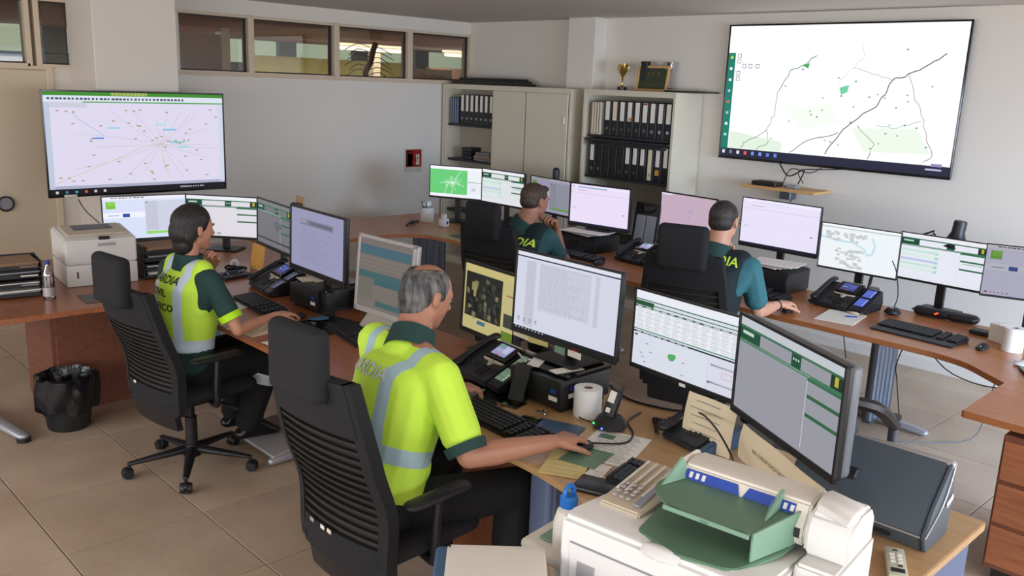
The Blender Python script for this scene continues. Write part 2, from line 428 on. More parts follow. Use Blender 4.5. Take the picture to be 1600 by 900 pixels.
# door in the left wall
d = struct('door_1', B().box((1.79, Y1 - 0.005, 0.985), (1.04, 0.04, 1.965), bev=0.004), 'door_paint')
f = B(); f.box((2.33, Y1 - 0.01, 0.99), (0.05, 0.05, 1.98), bev=0.005); f.box((1.25, Y1 - 0.01, 0.99), (0.05, 0.05, 1.98), bev=0.005)
f.box((1.79, Y1 - 0.01, 1.985), (1.12, 0.05, 0.03), bev=0.005); f.build('door_frame', 'frame_paint', d)
# pillars
struct('wall_pillar', B().box((2.815, (7.2 + Y1) / 2, ZC / 2), (0.65, Y1 - 7.2, ZC), bev=0.006), 'wall_paint')
struct('wall_column', B().box((6.59 + 0.09, 5.935, ZC / 2), (0.18, 0.35, ZC), bev=0.005), 'wall_paint')
# baseboards
struct('baseboard_left', B().box(((3.15 + X1) / 2, Y1 - 0.008, 0.04), (X1 - 3.15, 0.016, 0.08)), 'wall_paint')
struct('baseboard_right', B().box((X1 - 0.008, 1.0, 0.04), (0.016, 7.1, 0.08)), 'wall_paint')
# walls behind the photographer, with window bands the daylight comes through
b = B(); b.box(((X0 + X1) / 2, Y0 - 0.05, 0.37), (X1 - X0, 0.1, 0.74)); b.box(((X0 + X1) / 2, Y0 - 0.05, 2.49), (X1 - X0, 0.1, 0.33))
for x in (X0 + 0.1, 0.6, 3.7, X1 - 0.1): b.box((x, Y0 - 0.05, 1.53), (0.2, 0.1, 1.6))
struct('wall_back', b, 'wall_paint')
b = B(); b.box((X0 - 0.05, (Y0 + Y1) / 2, 0.37), (0.1, Y1 - Y0, 0.74)); b.box((X0 - 0.05, (Y0 + Y1) / 2, 2.49), (0.1, Y1 - Y0, 0.33))
for y in (Y0 + 0.1, 1.0, 4.3, Y1 - 0.5): b.box((X0 - 0.05, y, 1.53), (0.1, 0.2 if y < 7 else 1.2, 1.6))
struct('wall_side', b, 'wall_paint')

# ---- the office beyond the internal windows
YF = 12.0
struct('floor_beyond', B().box((5.0, 9.95, -0.05), (12, 4.2, 0.1)), 'grout')
cb = struct('ceiling_beyond', B().box((5.0, 9.95, 2.53), (12, 4.2, 0.06)), 'far_brown')
for k in range(14):
    B().box((5.0, 8.15 + 0.28 * k, 2.485), (11.9, 0.25, 0.03), bev=0.004).build('plank', 'brick_red', cb)
b = B(); b.box((5.0, YF + 0.05, 1.08), (12, 0.1, 2.16))
for x in (-0.9, 2.2, 3.7, 5.4, 6.9, 8.2, 9.4, 10.9): b.box((x, YF + 0.05, 2.32), (0.28, 0.1, 0.34))
wf = struct('wall_beyond', b, 'far_wall')
for x0, x1 in ((-0.8, 2.1), (2.3, 3.6), (3.8, 5.3), (5.5, 6.8), (7.0, 8.1), (8.3, 9.3), (9.5, 10.8)):
    B().box(((x0 + x1) / 2, YF + 0.13, 2.30), (x1 - x0 + .1, 0.02, 0.36)).build('lit_blind', 'sky_panel', wf)
struct('wall_beyond_side', B().box((11.0, 9.95, 1.4), (0.1, 4.2, 2.8)), 'far_wall')
struct('wall_partition', B().box((4.05, 9.3, 1.2), (0.92, 0.12, 2.4)), 'far_brown')
struct('trim_2', B().box((4.56, 9.3, 1.25), (0.1, 0.14, 2.5), bev=0.004), 'frame_paint')
struct('trim_3', B().box((7.45, 10.6, 1.25), (0.12, 0.14, 2.5), bev=0.004), 'frame_paint')
struct('wall_shelf_side', B().box((9.0, 10.7, 1.1), (1.0, 0.12, 2.2)), 'far_brown')
struct('wall_yellow', B().box((7.4, 11.6, 1.13), (2.6, 0.1, 2.26)), 'far_yellow')
for x0, lab in ((6.47, 'long lit ceiling tube seen through the third window of the strip'), (8.25, 'short lit ceiling tube seen through the window nearest the corner')):
    t = thing('ceiling_light', lab, 'light', (x0, 10.0, 2.38))
    B().box((0.52, 0, 0.045), (1.1, 0.09, 0.05), bev=0.006).build('housing', 'frame_paint', t)
    B().cyl((0.0, 0, 0), (1.04, 0, 0), 0.028, n=12).build('tube', 'tube_light', t)
t = thing('cardboard_box', 'brown cardboard box standing on furniture behind the corner window', 'box', (7.0, 8.75, 0))
B().box((0, 0, 2.075), (0.42, 0.3, 0.13), bev=0.004).build('carton', 'cardboard', t)
B().box((0, -0.001, 2.141), (0.42, 0.05, 0.003)).build('tape', 'beige_plastic', t)
t = thing('storage_cupboard', 'low cupboard in the next office carrying the cardboard box', 'cupboard', (6.9, 8.75, 0))
B().box((0, 0, 1.0), (1.5, 0.4, 2.0), bev=0.005).build('carcass', 'far_brown', t)
B().box((-0.37, -0.205, 1.0), (0.7, 0.012, 1.9), bev=0.003).build('door', 'far_brown', t)
B().box((0.37, -0.205, 1.0), (0.7, 0.012, 1.9), bev=0.003).build('door', 'far_brown', t)
t = thing('potted_tree', 'dark slanting plant stem with twigs behind the third window', 'plant', (6.42, 9.3, 0))
B().tube([(0, 0, 0.3), (0.0, 0, 1.9), (-0.02, 0, 2.06), (0.06, 0, 2.2), (0.10, 0.0, 2.34), (0.14, 0, 2.43)], 0.035).build('stem', 'bark', t)
bb = B()
for k in range(12):
    z = 2.05 + 0.03 * k; s_ = -1 if k % 2 else 1
    bb.tube([(0.05, 0, z), (0.05 + s_ * 0.16, 0.03, z + 0.03), (0.05 + s_ * (0.3 + 0.03 * (k % 3)), 0.0, z - 0.05)], 0.005, n=5)
bb.build('twigs', 'bark', t)
B().lathe((0, 0, 0), [(0.0, 0), (0.14, 0), (0.18, 0.32), (0.16, 0.32), (0.15, 0.28), (0, 0.28)]).build('pot', 'far_brown', t)

# ---- wall sign, door dial
t = thing('fire_sign', 'red and white fire hose sign on the left wall near the cabinets', 'sign', (5.98, Y1 - 0.012, 1.15))
B().box((0, 0, -0.005), (0.225, 0.008, 0.25), bev=0.001).build('plate', 'sign_white', t)
s_ = Pic(0.21, 0.19, (150, 18, 12)); s_.rect(0.0, 0, .06, 1, (70, 30, 20))
s_.rect(.10, .08, .32, .86, (205, 195, 170)); s_.poly([(.17, .40), (.38, .36), (.38, .52), (.24, .56)], (60, 35, 25)); s_.rect(.16, .14, .22, .10, (150, 20, 14))
s_.lay(2).poly([(.62, .30), (.86, .26), (.88, .88), (.70, .90), (.60, .78), (.68, .70)], (205, 195, 170)); s_.rect(.72, .42, .06, .14, (120, 20, 14))
s_.obj(t, 'picture', 'print', T(0, -0.0065, 0.02))
t = thing('wall_dial', 'round black rimmed dial on the beige door at the left edge', 'dial', (1.93, Y1 - 0.03, 0.93))
B(R('X', 90)).lathe((0, 0, 0), [(0, 0.0), (0.058, 0.0), (0.062, 0.02), (0.052, 0.026), (0.048, 0.014)], 28).build('rim', 'black_plastic', t)
B(R('X', 90)).cyl((0, 0, 0.0), (0, 0, 0.015), 0.048, n=24).build('face', 'grey_plastic', t)

# ================================================================== WALL CABINETS
def cabinet(name, label, xf, y0, y1, ztop, open_y0, open_y1, doors, shelves):
    xb = 6.765 if y0 < 5.5 else 6.585
    t = thing(name, label, 'cabinet', (xf, y0, 0))
    D = xb - xf; Wd = y1 - y0; b = B()
    tk = 0.03
    b.box((D / 2, tk / 2 if y0 > 5 else tk / 2, ztop / 2), (D, tk, ztop), bev=0.003)
    b.box((D / 2, Wd - tk / 2, ztop / 2), (D, tk, ztop), bev=0.003)
    b.box((D / 2, Wd / 2, ztop - 0.024), (D - 0.002, Wd - 0.058, 0.05)); b.box((D / 2 + 0.005, Wd / 2, 0.04), (D - 0.02, Wd - 0.06, 0.08))
    if open_y1 < y1 - 0.05: b.box((D / 2, open_y1 - y0 + 0.01, ztop / 2), (D, 0.02, ztop - 0.02))
    if open_y0 > y0 + 0.05: b.box((D / 2, open_y0 - y0 - 0.01, ztop / 2), (D, 0.02, ztop - 0.02))
    b.build('carcass', 'cabinet_paint', t)
    B().box((D - 0.008, Wd / 2, ztop / 2), (0.012, Wd - .04, ztop - 0.1)).build('back_panel', 'cabinet_inside', t)
    for z in shelves:
        B().box((D / 2 + 0.01, (open_y0 + open_y1) / 2 - y0, z), (D - 0.04, open_y1 - open_y0 - 0.02, 0.025), bev=0.002).build('shelf', 'charcoal', t)
    for (a, c) in doors:
        dd = B().box((-0.009, (a + c) / 2 - y0, ztop / 2 + 0.015), (0.018, c - a - 0.006, ztop - 0.13), bev=0.003).build('door', 'cabinet_paint', t)
        B().box((-0.024, a - y0 + 0.035, 1.68), (0.012, 0.012, 0.07), bev=0.002).build('handle', 'chrome', dd)
    return t
cabinet('storage_cabinet', 'beige sliding door cabinet with one open bay in the corner', 6.36, 5.81, 7.74, 1.98, 6.92, 7.68, [(5.84, 6.42), (6.40, 6.90)], [1.545, 1.165, 0.6])
cabinet('storage_cabinet', 'beige open cabinet full of black binders beside the big wall screen', 6.36, 4.60, 5.66, 1.985, 4.64, 5.62, [], [1.56, 1.18, 0.6])

def binder(loc, w=0.075, h=0.315, lw=0.5, label='black lever arch binder with a white spine label', group='', lmat='paper', lh=0.17, lz=0.225, ring=True, spine='binder_black'):
    t = thing('binder', label, 'binder', loc, 0, group)
    B().box((0.14, 0, h / 2), (0.28, w - 0.004, h), bev=0.004).build('cover', spine, t)
    if lmat: B().box((-0.0015, 0, lz), (0.003, w * lw, lh), bev=0.0005).build('spine_label', lmat, t)
    if ring: B(T(-0.001, 0, 0.065) @ R('Y', 90)).lathe((0, 0, 0), [(0.008, -0.002), (0.013, -0.002), (0.013, 0.002), (0.008, 0.002)], 12).build('finger_ring', 'chrome', t)
    return t
G1 = 'binders in the corner cabinet'
first = None
for k in range(7):
    y = 6.975 + 0.077 * k
    lab = ['rightmost', 'second from the right', 'third from the right', 'middle', 'third from the left', 'second from the left', 'leftmost'][k] + ' white labelled black binder in the corner cabinet bay'
    if first is None: first = binder((6.39, y, 1.558), label=lab, group=G1)
    else: dup(first, (6.39, y, 1.558), label=lab)
first = None
for k in range(4):
    y = 7.52 + 0.035 * k
    lab = ['first', 'second', 'third', 'last'][k] + ' thin bluish magazine file left of the corner cabinet binders'
    if first is None:
        first = thing('magazine_file', lab, 'file', (6.39, y, 1.558), 0, 'thin files in the corner cabinet')
        B().box((0.12, 0, 0.14), (0.24, 0.028, 0.28), bev=0.002).build('cover', 'mat_blue', first)
        B().box((-0.001, 0, 0.14), (0.003, 0.012, 0.26)).build('spine_label', 'grey_plastic', first)
    else: dup(first, (6.39, y, 1.558), label=lab)
for k, (y, w_, h_, n_) in enumerate(((7.12, 0.30, 0.09, 5), (7.38, 0.18, 0.13, 3))):
    t = thing('paper_stack', ['untidy grey paper stack on the lower corner cabinet shelf', 'dark crumpled bundle left of the paper stack on the lower corner shelf'][k], 'papers', (6.42, y, 1.178))
    for i in range(n_):
        B(R('Z', (i * 37) % 11 - 5)).box((0.1, 0, h_ * (i + .5) / n_), (0.22, w_ - 0.02 * i, h_ / n_ * 0.9), bev=0.003).build('bundle', ['cardboard', 'black_plastic'][k] if i % 2 else ['grey_plastic', 'charcoal'][k], t)
# second cabinet, upper row: paper pile on end and nine binders; lower row
G2 = 'binders on the upper shelf beside the big screen'
ups = [(4.682 + 0.0865 * k) for k in range(9)]
desc = ['at the right end', 'second from the right', 'third from the right', 'with a red topped label', 'fifth from the right', 'with an orange mark on its label', 'third from the left', 'second from the left, cream label', 'at the left end']
for k, y in enumerate(ups):
    lab = 'black binder %s, upper row beside big screen' % desc[k]
    t = binder((6.385, y, 1.573), w=0.084, label=lab, group=G2, lmat='cream_paper' if k == 7 else 'paper', lw=0.56)
    if k == 3: B().box((-0.004, 0, 0.30), (0.003, 0.046, 0.014)).build('red_mark', 'red_ink', t)
    if k == 5: B().box((-0.004, -0.01, 0.16), (0.003, 0.03, 0.03)).build('orange_mark', 'cork', t)
for k in range(3):
    t = thing('document_pile', ['first', 'second', 'third'][k] + ' upright wad of papers left of the upper binders', 'papers', (6.39, 5.475 + 0.042 * k, 1.573), 0, 'paper wads left of the upper binders')
    for i in range(4): B().box((0.11, -0.016 + 0.011 * i, 0.15), (0.22, 0.008, 0.29 + 0.008 * (i % 2)), bev=0.001).build('sheet_bundle', ['paper', 'cream_paper', 'cardboard'][(i + k) % 3], t)
t = thing('flat_folders', 'dark folders lying flat under the upper binders, poking out', 'folders', (6.33, 5.10, 1.545), 0)
for i in range(3): B(R('Z', [2, -2, 1][i])).box((0.14, 0.0, 0.015 - 0.02 * i - 0.028), (0.3, 0.94 - 0.05 * i, 0.018), bev=0.003).build('folder', 'charcoal', t)
G3 = 'binders on the lower shelf beside the big screen'
for k in range(11):
    y = 4.68 + 0.0855 * k; dark = k in (6, 7, 8, 9)
    if k == 2: lab = 'binder with a tall cream full height spine label on the lower shelf'
    elif k == 1: lab = 'black binder with a yellow tag low on its spine, lower shelf'
    elif dark: lab = 'unlabelled all black binder, %s of four on the lower shelf' % ['rightmost', 'third from left', 'second from left', 'leftmost'][k - 6]
    elif k == 10: lab = 'white labelled binder at the far left end of the lower shelf'
    else: lab = 'white labelled black binder %s on the lower shelf' % {0: 'at the far right end', 3: 'left of the cream one', 4: 'second left of the cream one', 5: 'next to the unlabelled ones'}[k]
    t = binder((6.385, y, 1.193), w=0.082, label=lab, group=G3, lmat=None if dark else ('cream_paper' if k == 2 else 'paper'), lh=0.29 if k == 2 else 0.17, lz=0.16 if k == 2 else 0.225)
    if k == 1: B().box((-0.003, 0, 0.09), (0.004, 0.04, 0.05)).build('yellow_tag', 'cork', t)
# things on the cabinets
t = thing('document_tray', 'long black flat tray stack on top of the corner cabinet', 'tray', (6.52, 7.13, 1.982))
for i, (y0, y1_, z) in enumerate(((-0.55, 0.5, 0.015), (-0.50, 0.55, 0.04), (-0.46, 0.40, 0.062))):
    B(T(0, 0, z)).box((0, (y0 + y1_) / 2, 0), (0.26 - .02 * i, y1_ - y0, 0.022), bev=0.004).build('tray', 'black_plastic', t)
def trophy(lab, loc, k):
    t = thing('trophy', lab, 'trophy', loc)
    B().lathe((0, 0, 0), [(0, 0), (0.045, 0), (0.045, 0.03), (0.03, 0.034), (0, 0.034)], 20).build('foot', 'leather_black', t)
    if k == 0:
        B().lathe((0, 0, 0), [(0.0, 0.034), (0.022, 0.036), (0.008, 0.05), (0.006, 0.09), (0.012, 0.10), (0.006, 0.11), (0.014, 0.125), (0.036, 0.16), (0.045, 0.24), (0.041, 0.24), (0.03, 0.165), (0, 0.14)], 24).build('cup', 'gold', t)
        for s in (-1, 1): B().tube([(0, s * .04, .225), (0, s * .065, .22), (0, s * .06, .18), (0, s * .035, .165)], 0.003, n=6).build('handle', 'gold', t)
    else:
        B().lathe((0, 0, 0), [(0.0, 0.034), (0.02, 0.036), (0.007, 0.06), (0.007, 0.17), (0.02, 0.18), (0.048, 0.20), (0.06, 0.26), (0.055, 0.26), (0.04, 0.205), (0, 0.19)], 24).build('cup', 'chrome', t)
    return t
trophy('gold cup trophy standing on the cabinet left of the framed plaque', (6.6, 5.40, 1.987), 0)
trophy('silver bowl trophy behind the framed plaque', (6.68, 4.93, 1.987), 1)
t = thing('framed_plaque', 'wood framed dark plaque leaning on the cabinet top between trophies', 'plaque', (6.6, 5.065, 1.987))
Mx = T(0, 0, 0.0) @ R('Y', 10)
f = B(Mx)
for y in (-0.165, 0.165): f.box((0, y, 0.115), (0.02, 0.02, 0.23), bev=0.002)
for z in (0.01, 0.22): f.box((0, 0, z), (0.02, 0.33, 0.02), bev=0.002)
f.build('frame', 'pine', t)
B(Mx).box((0.003, 0, 0.115), (0.008, 0.31, 0.20)).build('picture', 'plaque_green', t)
f = B(Mx)
for y in (-0.06, 0.0, 0.05): f.box((-0.003, y, 0.16), (0.003, 0.02, 0.03))
f.box((-0.003, -0.02, 0.06), (0.003, 0.2, 0.004)); f.build('relief', 'gold', t)
t = thing('small_box', 'small dark box perched on the left corner of the framed plaque', 'box', (6.64, 5.17, 1.987))
B().box((0, 0, 0.12), (0.05, 0.07, 0.24), bev=0.004).build('carton', 'charcoal', t)
B().box((0.0, 0, 0.25), (0.055, 0.075, 0.03), bev=0.004).build('lid', 'black_plastic', t)
t = thing('flat_board', 'thin dark board lying on the right end of the cabinet top', 'board', (6.6, 4.62, 1.987))
B(R('Z', 4)).box((0, 0, 0.008), (0.2, 0.44, 0.014), bev=0.003).build('panel', 'charcoal', t)
B(R('Z', 9)).box((0.01, 0.08, 0.02), (0.15, 0.26, 0.008), bev=0.002).build('sheet', 'cabinet_inside', t)

# ================================================================== DESKS
def round_poly(pts, k=6):
    out = []; n = len(pts)
    for i, p in enumerate(pts):
        r = p[2] if len(p) > 2 else 0
        P = Vector(p[:2]); A = Vector(pts[i - 1][:2]); C = Vector(pts[(i + 1) % n][:2])
        if r <= 0: out.append((P.x, P.y)); continue
        a = P + (A - P).normalized() * r; c = P + (C - P).normalized() * r
        for t_ in range(k + 1):
            u = t_ / k; q = a * (1 - u) ** 2 + P * 2 * u * (1 - u) + c * u * u; out.append((q.x, q.y))
    return out
def column_leg(parent, x, y, rz, mt='steel', h=0.70):
    Mx = T(x, y, 0) @ R('Z', rz)
    b = B(Mx)
    for k in range(5): b.cyl((0, -0.12 + 0.06 * k, 0.05), (0, -0.12 + 0.06 * k, h), 0.034, n=14)
    b.box((0, 0, h / 2), (0.045, 0.27, h - 0.05)); lg = b.build('leg', mt, parent)
    f = B(Mx); f.hull([((-0.30, 0, 0.025), (0.03, 0.03, 0.02)), ((0.30, 0, 0.025), (0.03, 0.03, 0.02)), ((0, 0, 0.045), (0.08, 0.05, 0.03))]); f.build('foot', 'light_grey_metal', lg)
    B(Mx).box((0, 0, h - 0.012), (0.6, 0.06, 0.02)).build('bracket', mt, lg)
    return lg
def desk(label, poly, mt, edge, z=0.73, th=0.03):
    cx = sum(p[0] for p in poly) / len(poly); cy = sum(p[1] for p in poly) / len(poly)
    t = thing('desk', label, 'desk', (cx, cy, 0)); M = T(-cx, -cy, 0)
    rp = round_poly(poly)
    B(M).prism(rp, z - th, z, bev=0.003).build('desktop', mt, t)
    return t, M
# wall desk run (back right)
dk, M = desk('long reddish wood corner desk run facing the wall with the big screen',
    [(4.65, 1.62, 0.10), (4.60, 1.44, 0.08), (4.40, 1.2, 0), (3.84, 1.19, 0.02), (3.84, 0.35, 0.02), (5.47, 0.35, 0), (5.47, 6.84, 0.02), (3.3, 6.84, 0.02), (3.3, 5.93, 0.02), (4.1, 5.97, 0.25), (4.62, 5.95, 0.32), (4.65, 5.2, 0.2)], 'desk_wood', 'edge_wood')
for (x, y, rz) in ((5.36, 2.15, 90), (5.2, 4.4, 90), (5.05, 6.3, 45)):
    column_leg(dk, x - M.inverted()[0][3], y - M.inverted()[1][3], rz)
t = thing('drawer_pedestal', 'brown drawer pedestal on a dark plinth under the desk at the right edge', 'drawers', (4.15, 0.80, 0))
B().box((0, 0, 0.37), (0.56, 0.44, 0.60), bev=0.004).build('carcass', 'panel_wood', t)
B().box((0, 0, 0.035), (0.5, 0.38, 0.07)).build('plinth', 'black_plastic', t)
for z in (0.18, 0.37, 0.56):
    dr = B().box((-0.286, 0, z), (0.012, 0.42, 0.17), bev=0.002).build('drawer', 'desk_wood_red', t)
    B().box((-0.298, 0, z + 0.05), (0.012, 0.12, 0.012), bev=0.003).build('handle', 'steel', dr)
# front row: near tan corner desk, then reddish desk with the printer return
dk2, M2 = desk('near tan wooden corner desk carrying the copier and right hand workstation',
    [(2.84, 0.755, 0.01), (2.84, 2.42, 0), (2.02, 2.42, 0), (2.03, 1.95, 0.12), (1.97, 1.60, 0.18), (1.55, 1.47, 0.1), (0.98, 1.47, 0.02), (0.98, 0.755, 0.02)], 'desk_tan', 'desk_tan')
q = M2.inverted()
b = B(M2)
b.box((2.42, 0.79, 0.35), (0.74, 0.022, 0.66), bev=0.003); b.build('end_panel', 'blue_grey_metal', dk2)
B(M2).box((2.76, 1.5, 0.45), (0.018, 1.4, 0.36)).build('modesty_panel', 'panel_wood', dk2)
b = B(M2); b.box((2.2, 1.97, 0.345), (0.22, 0.10, 0.69), bev=0.02, seg=3); b.box((2.12, 1.97, 0.35), (0.01, 0.12, 0.66)); lg = b.build('leg', 'blue_grey_metal', dk2)
B(M2).box((2.3, 1.97, 0.03), (0.7, 0.09, 0.05), bev=0.015, seg=2).build('foot', 'light_grey_metal', lg)
for x, y in ((1.08, 0.9), (1.08, 1.38)): B(M2).cyl((x, y, 0), (x, y, 0.7), 0.03, n=14).build('leg', 'light_grey_metal', dk2)
dk3, M3 = desk('reddish wood corner desk in the front row with the printer wing',
    [(2.84, 2.425, 0), (2.84, 4.5, 0.1), (3.25, 4.9, 0.1), (3.25, 6.35, 0.02), (0.7, 6.35, 0.02), (0.7, 4.9, 0.02), (1.75, 4.9, 0.2), (1.98, 4.65, 0.15), (1.98, 2.425, 0)], 'desk_wood_red', 'edge_wood')
B(M3).box((1.76, 5.36, 0.35), (0.46, 0.022, 0.70), bev=0.002).build('front_panel', 'panel_wood', dk3)
B(M3).box((1.52, 5.62, 0.35), (0.022, 0.50, 0.70), bev=0.002).build('side_panel', 'panel_wood', dk3)
B(M3).box((2.78, 3.4, 0.45), (0.018, 1.9, 0.36)).build('modesty_panel', 'panel_wood', dk3)
lg = B(M3).cyl((1.16, 5.35, 0.04), (1.16, 5.35, 0.70), 0.03, n=16).build('leg', 'blue_grey_metal', dk3)
ft = B(M3); ft.hull([((1.24, 5.05, 0.03), (0.035, 0.035, 0.022)), ((1.12, 5.75, 0.03), (0.035, 0.035, 0.022)), ((1.17, 5.35, 0.05), (0.045, 0.05, 0.03))]); ft.build('foot', 'light_grey_metal', lg)
B(M3).cyl((1.24, 5.04, 0.0), (1.24, 5.04, 0.02), 0.036, n=16).build('foot_cap', 'black_plastic', lg)
column_leg(dk3, 2.5 + M3[0][3], 3.0 + M3[1][3], 0, 'blue_grey_metal')
column_leg(dk3, 2.7 + M3[0][3], 5.9 + M3[1][3], 0, 'blue_grey_metal')
for pn in ((2.25, 2.43),): B(M3).box((pn[0] + 0.2, 2.5, 0.33), (0.6, 0.02, 0.64)).build('side_panel', 'desk_wood_red', dk3)
# ================================================================== SCREEN PICTURES
RN = random.Random(11)
mat('shell_grey', (112, 118, 126), .35)
WHT = (236, 236, 244); GRN = (24, 74, 54); LG = (150, 190, 168)
def dashes(p, x, y, w, n, c, h=0.012, lay=2):
    p.lay(lay); xx = x
    for k in range(n):
        l = w / n * (0.45 + 0.4 * RN.random()); p.rect(xx, y, l, h, c); xx += w / n
def pic_form(p, body, top=WHT, bright=1.0):
    p.lay(1).rect(0, 0, 1, .09, top); p.rect(0, .09, 1, .025, (60, 110, 84))
    p.rect(0, .115, .22, .12, GRN); p.rect(.22, .115, .32, .10, body); p.rect(.54, .10, .09, .14, GRN); p.rect(.63, .115, .26, .10, body); p.rect(.89, .10, .11, .14, (20, 52, 38))
    p.lay(2).rect(.03, .14, .12, .035, (190, 210, 200)); p.rect(.925, .12, .03, .09, (190, 170, 60))
    for k in range(3): p.rect(.555 + .023 * k, .15, .012, .022, (190, 215, 200))
    p.lay(1).rect(0, .235, 1, .035, (70, 120, 92)); p.rect(.02, .245, .7, .012, (170, 195, 180)); p.rect(.70, .235, .3, .06, (48, 104, 74))
    p.rect(.70, .295, .004, .66, (215, 215, 225))
    p.rect(.71, .42, .29, .035, (44, 96, 66)); p.rect(.71, .60, .29, .035, (44, 96, 66))
def pic_form2(p, body):
    pic_form(p, body)
    for k in range(5):
        p.lay(3).rect(.02, .34 + .10 * k, .44, .05, [(196, 230, 212), (214, 236, 224), (190, 200, 230)][k % 3]); p.rect(.42, .35 + .10 * k, .04, .05, (130, 205, 165))
    p.rect(.74, .48, .22, .02, (150, 190, 165)); p.rect(0, .93, 1, .05, (228, 230, 240))
def pic_split(p, body, d=1.0):
    sc = lambda c: tuple(int(v * d) for v in c)
    p.lay(1).rect(0, 0, 1, .07, sc((240, 238, 246))); dashes(p, .1, .02, .4, 9, sc((90, 80, 90)), .02)
    p.lay(1).rect(0, .37, .5, .13, sc((240, 242, 252))); p.rect(.5, .12, .15, .70, sc((196, 198, 216))); p.rect(.65, .12, .35, .70, sc((206, 208, 228)))
    p.lay(2).rect(.04, .11, .11, .17, sc((120, 190, 60))); p.rect(.06, .11, .09, .10, sc((150, 215, 90))); p.rect(.23, .40, .085, .085, sc((50, 80, 170)))
    p.rect(.06, .43, .13, .02, sc((150, 170, 215))); p.rect(.51, .14, .02, .03, sc((90, 110, 160)))
    p.rect(.5, .84, .5, .07, sc((150, 215, 110))); p.rect(.03, .93, .03, .03, sc((150, 40, 50)))
    for k in range(5): p.rect(.08 + .04 * k, .935, .02, .02, sc((200, 120, 130)))
def pic_doc(p, body, ink):
    p.lay(1).rect(.18, .16, .62, .10, tuple(int(v * .82) for v in body)); p.lay(2).rect(.36, .18, .42, .055, (104, 100, 118)); p.rect(.19, .17, .1, .06, (150, 150, 150))
    for k in range(17): dashes(p, .20, .31 + .034 * k, .25 + .35 * RN.random(), 6, ink, .008)
def pic_lines(p, body):
    p.lay(1).rect(0, 0, 1, .05, (222, 224, 236)); p.rect(0, .05, 1, .018, (52, 66, 84)); p.rect(0, .07, 1, .02, (214, 216, 228))
    p.rect(.10, .10, .10, .84, tuple(int(v * .93) for v in body)); p.rect(.24, .10, .5, .58, tuple(int(v * .955) for v in body)); p.rect(.78, .1, .04, .6, tuple(int(v * .94) for v in body))
    for k in range(26): dashes(p, .25, .12 + .023 * k, .48 * (0.5 + .5 * RN.random()), 9, (172, 174, 186), .006)
    for k in range(14): dashes(p, .12, .12 + .04 * k, .06, 2, (180, 180, 190), .006); 
    for k in range(4): p.lay(3).rect(.04 + .06 * k, .84, .02, .03, (150, 155, 170)); p.rect(.035 + .06 * k, .88, .03, .008, (120, 120, 130))
    p.lay(2).rect(0, .965, 1, .035, (24, 26, 34))
    for k in range(9): p.lay(3).rect(.02 + .035 * k, .972, .015, .02, (150, 160, 180))
def pic_table(p, body):
    p.lay(1).rect(0, 0, 1, .11, (232, 234, 244)); p.rect(0, .11, 1, .014, (40, 110, 76)); p.rect(0, .135, .17, .06, (36, 84, 50)); p.rect(.17, .16, .83, .012, (40, 110, 76)); p.rect(0, .20, 1, .022, (60, 90, 78))
    dashes(p, .02, .205, .9, 12, (200, 215, 205), .012)
    for k in range(9):
        y = .235 + .03 * k; p.lay(1).rect(0, y, 1, .026, (226, 230, 234) if k % 2 else (236, 238, 242)); dashes(p, .02, y + .008, .92, 11, (186, 192, 200), .008)
    p.lay(1).rect(0, .515, 1, .012, (40, 130, 80)); p.rect(0, .545, 1, .02, (28, 38, 56)); dashes(p, .03, .55, .5, 8, (190, 195, 205), .01)
    p.rect(.01, .59, .03, .02, (40, 50, 60))
    p.lay(2).poly([(.34, .72), (.40, .71), (.405, .75), (.385, .80), (.35, .81), (.33, .76)], (84, 170, 100))
    for x, y in ((.12, .68), (.16, .78), (.07, .82), (.09, .87), (.46, .77), (.46, .93), (.68, .90), (.11, .93)): p.rect(x, y, .025, .014, (150, 154, 165))
    p.lay(1).rect(.70, .57, .30, .43, (214, 216, 230)); p.rect(.70, .66, .28, .022, (30, 44, 70)); p.rect(.69, .88, .29, .022, (30, 44, 70)); p.rect(.68, .57, .003, .43, (190, 190, 200))
    p.lay(3).line([(.80, .73), (.88, .73), (.88, .80), (.80, .80), (.80, .73)], .005, (210, 120, 120))
def pic_video(p):
    p.lay(1).rect(0, 0, 1, .10, (196, 182, 120)); p.rect(.03, .12, .72, .68, (34, 36, 32)); p.rect(.78, .12, .22, .44, (190, 178, 126)); p.rect(.80, .58, .2, .2, (60, 62, 56))
    r = random.Random(3)
    for k in range(46):
        x = .05 + .64 * r.random(); y = .15 + .58 * r.random(); c = r.choice([(60, 62, 52), (92, 88, 66), (20, 22, 20), (120, 112, 84), (44, 48, 44)])
        p.lay(2 + k % 8).poly([(x, y), (x + .02 + .06 * r.random(), y + .02), (x + .05, y + .05 + .09 * r.random()), (x - .01, y + .07)], c)
    p.lay(11).rect(.16, .26, .10, .13, (140, 134, 84)); p.rect(.20, .36, .05, .12, (150, 140, 90)); p.rect(.30, .83, .16, .06, (60, 110, 130)); p.rect(.78, .84, .22, .16, (96, 124, 40)); p.rect(.84, .30, .12, .015, (150, 70, 60))
def pic_bands(p):
    p.lay(1).poly([(0, .09), (1, .09), (1, .23), (0, .23)], (62, 96, 108)); p.rect(0, .05, 1, .04, (116, 104, 104)); p.rect(0, .47, 1, .10, (58, 92, 96)); p.rect(.30, .57, .70, .08, (52, 92, 96)); p.rect(0, .90, .35, .06, (112, 106, 100)); p.rect(.35, .88, .65, .08, (60, 92, 96))
    for k in range(3): p.rect(0, .27 + .06 * k, .95, .008, (128, 118, 112))
    p.rect(.0, .575, .28, .30, (106, 100, 94)); p.rect(.95, .80, .05, .03, (200, 220, 200))
